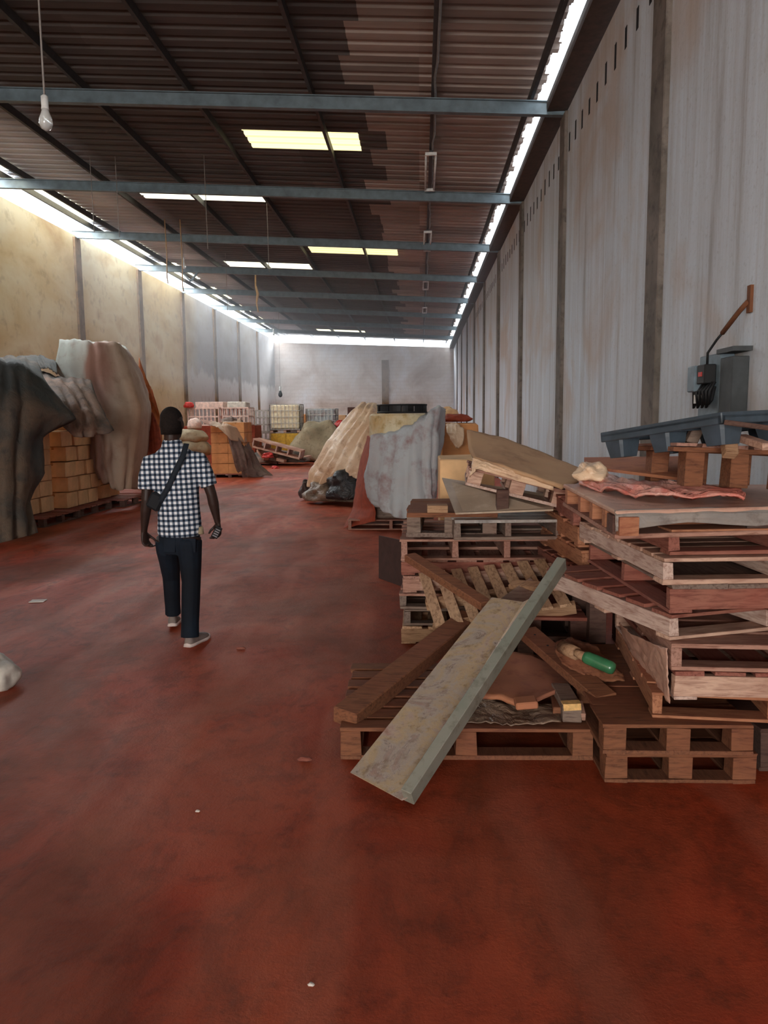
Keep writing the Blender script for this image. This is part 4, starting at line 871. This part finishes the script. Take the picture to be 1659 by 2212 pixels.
tag(drape('tarpaulin', [[(-5.678,21.600,1.654), (-5.481,22.000,1.746), (-5.239,22.400,1.609)], [(-5.378,21.000,1.268), (-5.143,21.200,1.198), (-4.919,21.800,0.917)], [(-5.266,21.000,0.753), (-4.961,21.100,0.811), (-4.743,21.700,0.653)], [(-5.226,21.200,0.288), (-4.870,21.200,0.286), (-4.578,21.700,0.319)], [(-5.190,21.400,0.037), (-4.835,21.300,-0.010), (-4.210,21.500,0.050)]], 'purple_tarp', fold=.14, freq=5, wr=.08, seed=4), 'maroon-grey tarpaulin trailing to the floor from the orange-brown carton stack', 'tarpaulin')
# sacks beside it
for k, (a, lb, m_, r_) in enumerate((((-6.854,22.500,0.188), 'olive folded sheet pile behind the man, lowest layer', 'olive_sheet', (.6, .4, .5)), ((-6.831,22.500,0.771), 'olive folded sheet pile behind the man, middle layer', 'olive_sheet', (.55, .4, .34)), ((-6.859,22.500,1.116), 'olive folded sheet pile behind the man, top layer', 'olive_sheet', (.5, .35, .26)), ((-6.761,22.600,1.486), 'round white and pink sack on top of the olive pile', 'pink_white', (.22, .22, .2)))):
    tag(lump('filled_sack', a, r_, m_, k, .15), lb, 'sack')
# crates with white slats
def cage(label, x, y, z, w_, d_, h_, n_, m='galv', name='slatted_crate', rows_=3, cat='crate'):
    c = thing(name, label, cat, (x, y, z))
    mb = MB()
    for i in range(n_+1):
        for yy in (0, d_): mb.span((i*w_/n_-.02, yy-.012, 0), (i*w_/n_+.02, yy+.012, h_))
    for i in range(4):
        for xx in (0, w_): mb.span((xx-.012, i*d_/3-.02, 0), (xx+.012, i*d_/3+.02, h_))
    mb.build('slats', m, c)
    for i in range(rows_):
        zz = i*h_/(rows_-1); mb = MB()
        for yy in (0, d_): mb.span((0, yy-.02, zz-.025), (w_, yy+.02, zz+.025))
        for xx in (0, w_): mb.span((xx-.02, 0, zz-.025), (xx+.02, d_, zz+.025))
        mb.build('rail', m, c)
    return c
MB2 = lambda *a: MB().span(*a)
cage('white slatted crate on the far left pile, left one behind the man', -9.0+.4, 28.0, 1.45, 1.15, 1.0, .62, 8, 'pink_white')
cage('white slatted crate on the far left pile, right one', -7.3, 28.0, 1.45, .95, 1.0, .62, 6, 'pink_white')
tag(MB2((-8.4, 28.3, 2.05), (-7.35, 29, 2.3), .01).build('flat_box', 'pink_white', bevel=.01), 'flat pinkish box lying on the left white slatted crate', 'box')
tag(MB2((-7.2, 28.3, 2.05), (-6.5, 29, 2.3), .01).build('flat_box', 'white_sack', bevel=.02), 'flat whitish box lying on the right white slatted crate', 'box')
tag(MB2((-9.0, 28.4, 0), (-6.2, 29.6, 1.42), .01).build('covered_stack', 'tarp_red', bevel=.02), 'dark red-brown bale stack carrying the white slatted crates', 'stack')
tag(lump('red_cloth', (-8.526,27.900,2.173), (.18, .12, .14), 'red', 2, .2), 'red cloth hanging on the left white slatted crate', 'cloth')
# caged tanks
def tank(label, x, y, z, m, s=1.0, front=None):
    c = thing('caged_tank', label, 'tank', (x, y, z))
    MB().span((.05, .05, .14), (1.15*s, .95*s, 1.08*s), .01).build('tank_body', m, c, bevel=.05)
    cagem = MB()
    for i in range(9):
        xx = i*1.2*s/8
        for yy in (0, 1.0*s): cagem.span((xx-.009, yy-.009, .1), (xx+.009, yy+.009, 1.1*s))
    for i in range(7):
        yy = i*s/6
        for xx in (0, 1.2*s): cagem.span((xx-.009, yy-.009, .1), (xx+.009, yy+.009, 1.1*s))
    for i in range(5):
        zz = .12+i*.245*s
        for yy in (0, 1.0*s): cagem.span((0, yy-.011, zz-.011), (1.2*s, yy+.011, zz+.011))
        for xx in (0, 1.2*s): cagem.span((xx-.011, 0, zz-.011), (xx+.011, 1.0*s, zz+.011))
    cagem.build('cage', 'galv', c)
    mb = MB(); mb.span((0, 0, .08), (1.2*s, 1.0*s, .12)); mb.build('base_tray', 'wood_dark', c)
    for xx in (0, .53, 1.08*s): MB().span((xx, 0, 0), (xx+.12, 1.0*s, .08)).build('runner', 'wood_pale', c)
    MB().tube([(.6*s, .5*s, 1.06*s), (.6*s, .5*s, 1.11*s)], .09, 14).build('lid', 'black', c, True)
    return c
tank('cream caged liquid tank on top of the yellow board crate in the far middle', -5.95, 30.0, 1.12, 'cream')
tank('empty-looking caged tank half hidden right of the cream one', -4.6, 30.6, .95, 'tarp_grey')
cg = thing('board_crate', 'ochre yellow board crate under the cream caged tank', 'crate', (-5.95, 30.0, 0)); MB().span((.02, .02, .12), (1.18, .98, 1.08)).build('panel_box', 'ochre', cg, bevel=.01)
for xx in (0, .53, 1.08): MB().span((xx, 0, 0), (xx+.12, 1, .12)).build('runner', 'wood_dark', cg)
for i in range(9): MB().span((i*.15-.01, -.012, .1), (i*.15+.01, .0, 1.1)).build('batten', 'ochre', cg) if i in (0, 4, 8) else None
cage('empty galvanised cage left of the cream tank, upper one', -7.3, 30.5, 1.15, 1.15, 1.0, .85, 7, 'galv', 'wire_cage', 4, 'cage')
cage('empty galvanised cage left of the yellow crate, lower one', -7.25, 30.4, 0, 1.2, 1.0, 1.1, 7, 'galv', 'wire_cage', 5, 'cage')
cage('galvanised cage standing right of the yellow crate', -4.65, 30.3, 0, .9, .9, .92, 6, 'galv', 'wire_cage', 5, 'cage')
# tilted pallet and rubbish before them
pallet('pale pallet tipped down to the right on the rubbish in the far middle', (-5.888,26.300,0.679), 1.72, 1.0, 'A', 0, 0, R(15), top='wood_pale', low='wood_pale', h=.32, bt=.06, nb=7, nst=5)
tag(lump('rubbish_heap', (-5.354,27.600,0.221), (1.1, .5, .26), 'tarp_mid', 6, .5), 'heap of grey rags and rubbish under the tipped pale pallet', 'heap')
tag(lump('red_bag', (-5.246,25.900,0.387), (.2, .2, .1), 'red', 3, .5), 'bright red bag in the rubbish under the tipped pale pallet, left one', 'bag')
tag(lump('red_bag', (-4.868,25.209,0.000), (.12, .12, .08), 'red', 8, .5), 'small red bag in the rubbish heap, right one', 'bag')
for k, (a, b_, m_, lb) in enumerate((((-5.764,27.000,0.553), (-5.441,26.600,0.241), 'wood_pale', 'pale offcut standing left of the rubbish heap'), ((-5.029,26.600,0.238), (-4.749,26.500,0.176), 'wood_pale', 'short pale block at the foot of the rubbish heap'), ((-4.589,27.500,0.120), (-4.160,28.300,0.246), 'wood_pale', 'pale plank on the floor right of the rubbish heap'), ((-4.923,27.400,0.313), (-4.166,27.400,0.156), 'wood_dark', 'dark plank on the floor right of the rubbish heap'), ((-5.713,27.100,0.150), (-5.127,27.100,0.079), 'wood_dark', 'dark plank lying before the rubbish heap'))):
    tag(MB().beam(a, b_, .2, .1).build('timber_plank', m_), lb, 'plank')
tag(lump('covered_heap', (-3.929,29.500,0.564), (.95, .8, .95), 'olive_sheet', 5, .3), 'olive sheeted heap in the far middle left of the cream plastic heap', 'heap')
tag(MB2((-5.3, 31.3, 0), (-3.3, 33.6, 1.0), .02).build('storage_crate', 'tarp_mid', bevel=.02), 'grey covered crate carrying the teal and navy drums', 'crate')
tag(MB().tube([(-4.211,32.000,1.059), (-4.202,32.000,1.505)], .32, 16).build('plastic_drum', 'teal', smooth=False), 'teal plastic drum beyond the olive sheeted heap', 'drum')
tag(MB().tube([(-4.505,33.000,1.024), (-4.492,33.000,1.683)], .3, 16).build('plastic_drum', 'navy'), 'dark navy drum just behind the teal drum', 'drum')
tag(lump('filled_sack', (-3.640,31.000,1.260), (.5, .4, .3), 'white_sack', 2, .25), 'white sack lying right of the teal drum', 'sack')
tag(lump('red_bag', (-3.154,30.000,1.358), (.25, .2, .2), 'red', 4, .3), 'red bag beside the white sack beyond the cream heap', 'bag')
for k, (x0, x1, z1, m_, lb) in enumerate(((-6.3, -5.7, 1.9, 'carton_warm', 'tall reddish carton against the far wall, left one'), (-5.2, -4.4, 1.5, 'tarp_mid', 'grey crate against the far wall'), (-4.3, -3.9, 1.85, 'carton', 'tan carton against the far wall'), (-3.8, -3.2, 2.25, 'wood_dark', 'dark crate against the far wall, just left of the cream heap'), (-7.2, -6.5, 1.7, 'tarp_mid', 'dull brown crate against the far wall, leftmost'))):
    tag(MB2((x0, 40, 0), (x1, 40.8, z1), .02).build('storage_crate', m_, bevel=.02), lb, 'crate')

# ------------------------------------------------------------------ centre: cream heap and the grey covered stack
tag(drape('plastic_sheet', [[(-1.206,15.600,1.958), (-1.010,15.500,1.954), (-0.799,15.400,1.913), (-0.632,15.400,1.791)], [(-1.344,15.000,1.793), (-1.100,14.800,1.833), (-0.870,14.700,1.785), (-0.688,14.600,1.694)], [(-1.566,14.900,1.525), (-1.258,14.500,1.525), (-0.980,14.300,1.497), (-0.807,14.300,1.435)], [(-1.817,14.900,1.211), (-1.508,14.300,1.182), (-1.186,14.100,1.142), (-0.922,14.000,1.101)], [(-2.049,15.000,0.845), (-1.690,14.300,0.834), (-1.311,14.000,0.805), (-1.004,13.900,0.809)], [(-2.212,15.000,0.570), (-1.884,14.400,0.565), (-1.444,14.000,0.592), (-1.049,13.900,0.597)], [(-2.274,15.000,0.274), (-1.992,14.500,0.318), (-1.541,14.100,0.542), (-1.093,13.900,0.512)]], 'tarp_cream', fold=.14, freq=5, wr=.07, thick=.01, seed=12), 'cream plastic sheet sloping over the heap in the middle of the hall', 'tarpaulin')
tag(lump('covered_heap', (-1.35, 15.2, .3), (.72, .5, .6), 'brown_plastic', 3, .15), 'dusty heap under the cream plastic sheet', 'heap')
tag(lump('plastic_bag', (-1.381,14.200,0.315), (.42, .35, .33), 'black_plastic', 3, .45), 'shiny black plastic bag at the foot of the cream sheet', 'bag')
tag(lump('plastic_bag', (-1.860,14.500,0.174), (.34, .28, .2), 'brown_plastic', 8, .5), 'dusty brown crumpled bag left of the black one', 'bag')
tag(lump('plastic_bag', (-2.287,15.200,0.163), (.13, .14, .22), 'plate', 5, .5), 'small dark bag at the far left foot of the cream sheet', 'bag')
# grey tarp stack
tag(drape('tarpaulin', [[(-0.590,11.300,1.401), (-0.398,11.300,1.468), (-0.157,11.300,1.554), (0.083,11.400,1.702), (0.257,11.500,1.804), (0.391,12.000,1.761)], [(-0.706,10.750,1.380), (-0.406,10.600,1.406), (-0.146,10.500,1.519), (0.044,10.500,1.631), (0.256,10.600,1.756), (0.392,11.600,1.700)], [(-0.739,10.700,1.089), (-0.449,10.500,1.128), (-0.179,10.400,1.162), (0.043,10.400,1.224), (0.221,10.500,1.314), (0.371,11.400,1.322)], [(-0.818,10.750,0.791), (-0.501,10.450,0.812), (-0.192,10.350,0.818), (0.041,10.350,0.848), (0.201,10.450,0.903), (0.283,11.200,0.955)], [(-0.782,10.750,0.526), (-0.502,10.400,0.464), (-0.212,10.300,0.473), (0.072,10.300,0.504), (0.187,10.400,0.621), (0.247,11.100,0.656)], [(-0.717,10.750,0.406), (-0.471,10.400,0.316), (-0.233,10.300,0.238), (0.103,10.300,0.409), (0.174,10.400,0.461), (0.233,11.100,0.486)]], 'tarp_grey', fold=.09, freq=7, wr=.05, thick=.008, seed=6), 'pale grey stained tarpaulin tied over the tall stack in the middle', 'tarpaulin')
tag(drape('side_sheet', [[(-0.633,10.850,1.377), (-0.797,11.600,1.349)], [(-0.677,10.850,0.982), (-0.923,11.600,0.940)], [(-0.718,10.800,0.588), (-0.991,11.500,0.523)], [(-0.639,10.750,0.326), (-1.029,11.400,0.251)], [(-0.644,10.800,0.153), (-1.139,11.050,-0.003)]], 'tarp_red', fold=.02, wr=.03, sub=10), 'red-brown sheet hanging at the left side of the grey covered stack', 'sheet')
tag(MB().tube([(-.30, 11.35, 1.30), (-.30, 11.35, 1.68)], .46, 28).build('wrapped_drum', 'wrap_yellow', smooth=False, bevel=.03), 'yellowed wrapped drum showing above the grey tarpaulin', 'drum')
tag(MB2((-.70, 11.05, .16), (.2, 12.0, 1.2), .01).build('covered_load', 'wood_grey', bevel=.02), 'brown load standing on the pallet under the grey tarpaulin', 'load')
rg = thing('plastic_ring', 'black slotted plastic ring lying on top of the grey covered stack', 'ring', (-.27, 11.3, 1.70))
for zz, nm in ((0, 'lower_rim'), (.105, 'upper_rim')):
    pts = [(.36*math.cos(a), .36*math.sin(a), zz) for a in [2*math.pi*i/32 for i in range(33)]]; MB().tube(pts, .014, 6).build(nm, 'black', rg, True)
for i in range(12):
    a0_, a1_ = 2*math.pi*(i+.05)/12, 2*math.pi*(i+(.95 if i % 3 else .5))/12
    MB().loft([[Vector((r_*math.cos(a), r_*math.sin(a), z_)) for r_, z_ in ((.35, 0), (.365, 0), (.365, .1), (.35, .1))] for a in [a0_+(a1_-a0_)*q/3 for q in range(4)]]).build('side_panel', 'black', rg)
pallet('pinkish pallet under the grey covered stack, its left end showing', (-1.06, 10.95, 0), 1.25, 1.1, 'A', R(0), top='wood_pink', low='wood_pink', h=.15)
# things behind, to the right of the covered stack
tag(MB2((.33, 13.2, 0), (1.0, 14.1, .9), .02).build('carton', 'carton', bevel=.02), 'tan carton behind the right side of the grey covered stack, lower one', 'carton')
tag(MB2((.36, 13.1, .92), (1.0, 14.0, 1.52), .02).build('carton', 'carton_warm', bevel=.02), 'orange-brown carton behind the right side of the grey covered stack, upper one', 'carton')
tag(drape('plastic_sheet', [[(0.417,12.800,1.519), (0.585,12.600,1.542), (0.721,12.600,1.442)], [(0.433,12.600,1.369), (0.580,12.500,1.347), (0.716,12.500,1.293)], [(0.509,12.600,1.216), (0.604,12.500,1.105), (0.694,12.500,1.180)]], 'tarp_cream', fold=.02, wr=.05), 'small crumpled cream sheet over the cartons behind the grey covered stack', 'sheet')
tag(lump('cloth_bundle', (0.626,13.500,1.594), (.24, .2, .09), 'tarp_red', 2, .3), 'dark red bundle on top of the cartons behind the grey covered stack', 'bundle')
tag(lump('cloth_bundle', (0.506,14.000,1.679), (.16, .2, .12), 'carton', 4, .3), 'tan bundle on top of the cartons behind the grey covered stack', 'bundle')

# ------------------------------------------------------------------ dusty haze hanging in the farther part of the hall
hz = bpy.data.materials.new('dusty_air'); hz.use_nodes = True; ht = hz.node_tree; ht.nodes.remove(ht.nodes['Principled BSDF'])
vs = ht.nodes.new('ShaderNodeVolumeScatter'); vs.inputs['Density'].default_value = .014; vs.inputs['Color'].default_value = (.9, .95, 1, 1); vs.inputs['Anisotropy'].default_value = .2
ht.links.new(vs.outputs[0], ht.nodes['Material Output'].inputs['Volume'])
o = MB().span((XL+.1, 16, 2.6), (XR-.32, Y1-.15, 5.9)).build('haze', hz); o['kind'] = 'stuff'; o['label'] = 'thin pale dusty haze hanging in the far half of the hall'; o['category'] = 'haze'
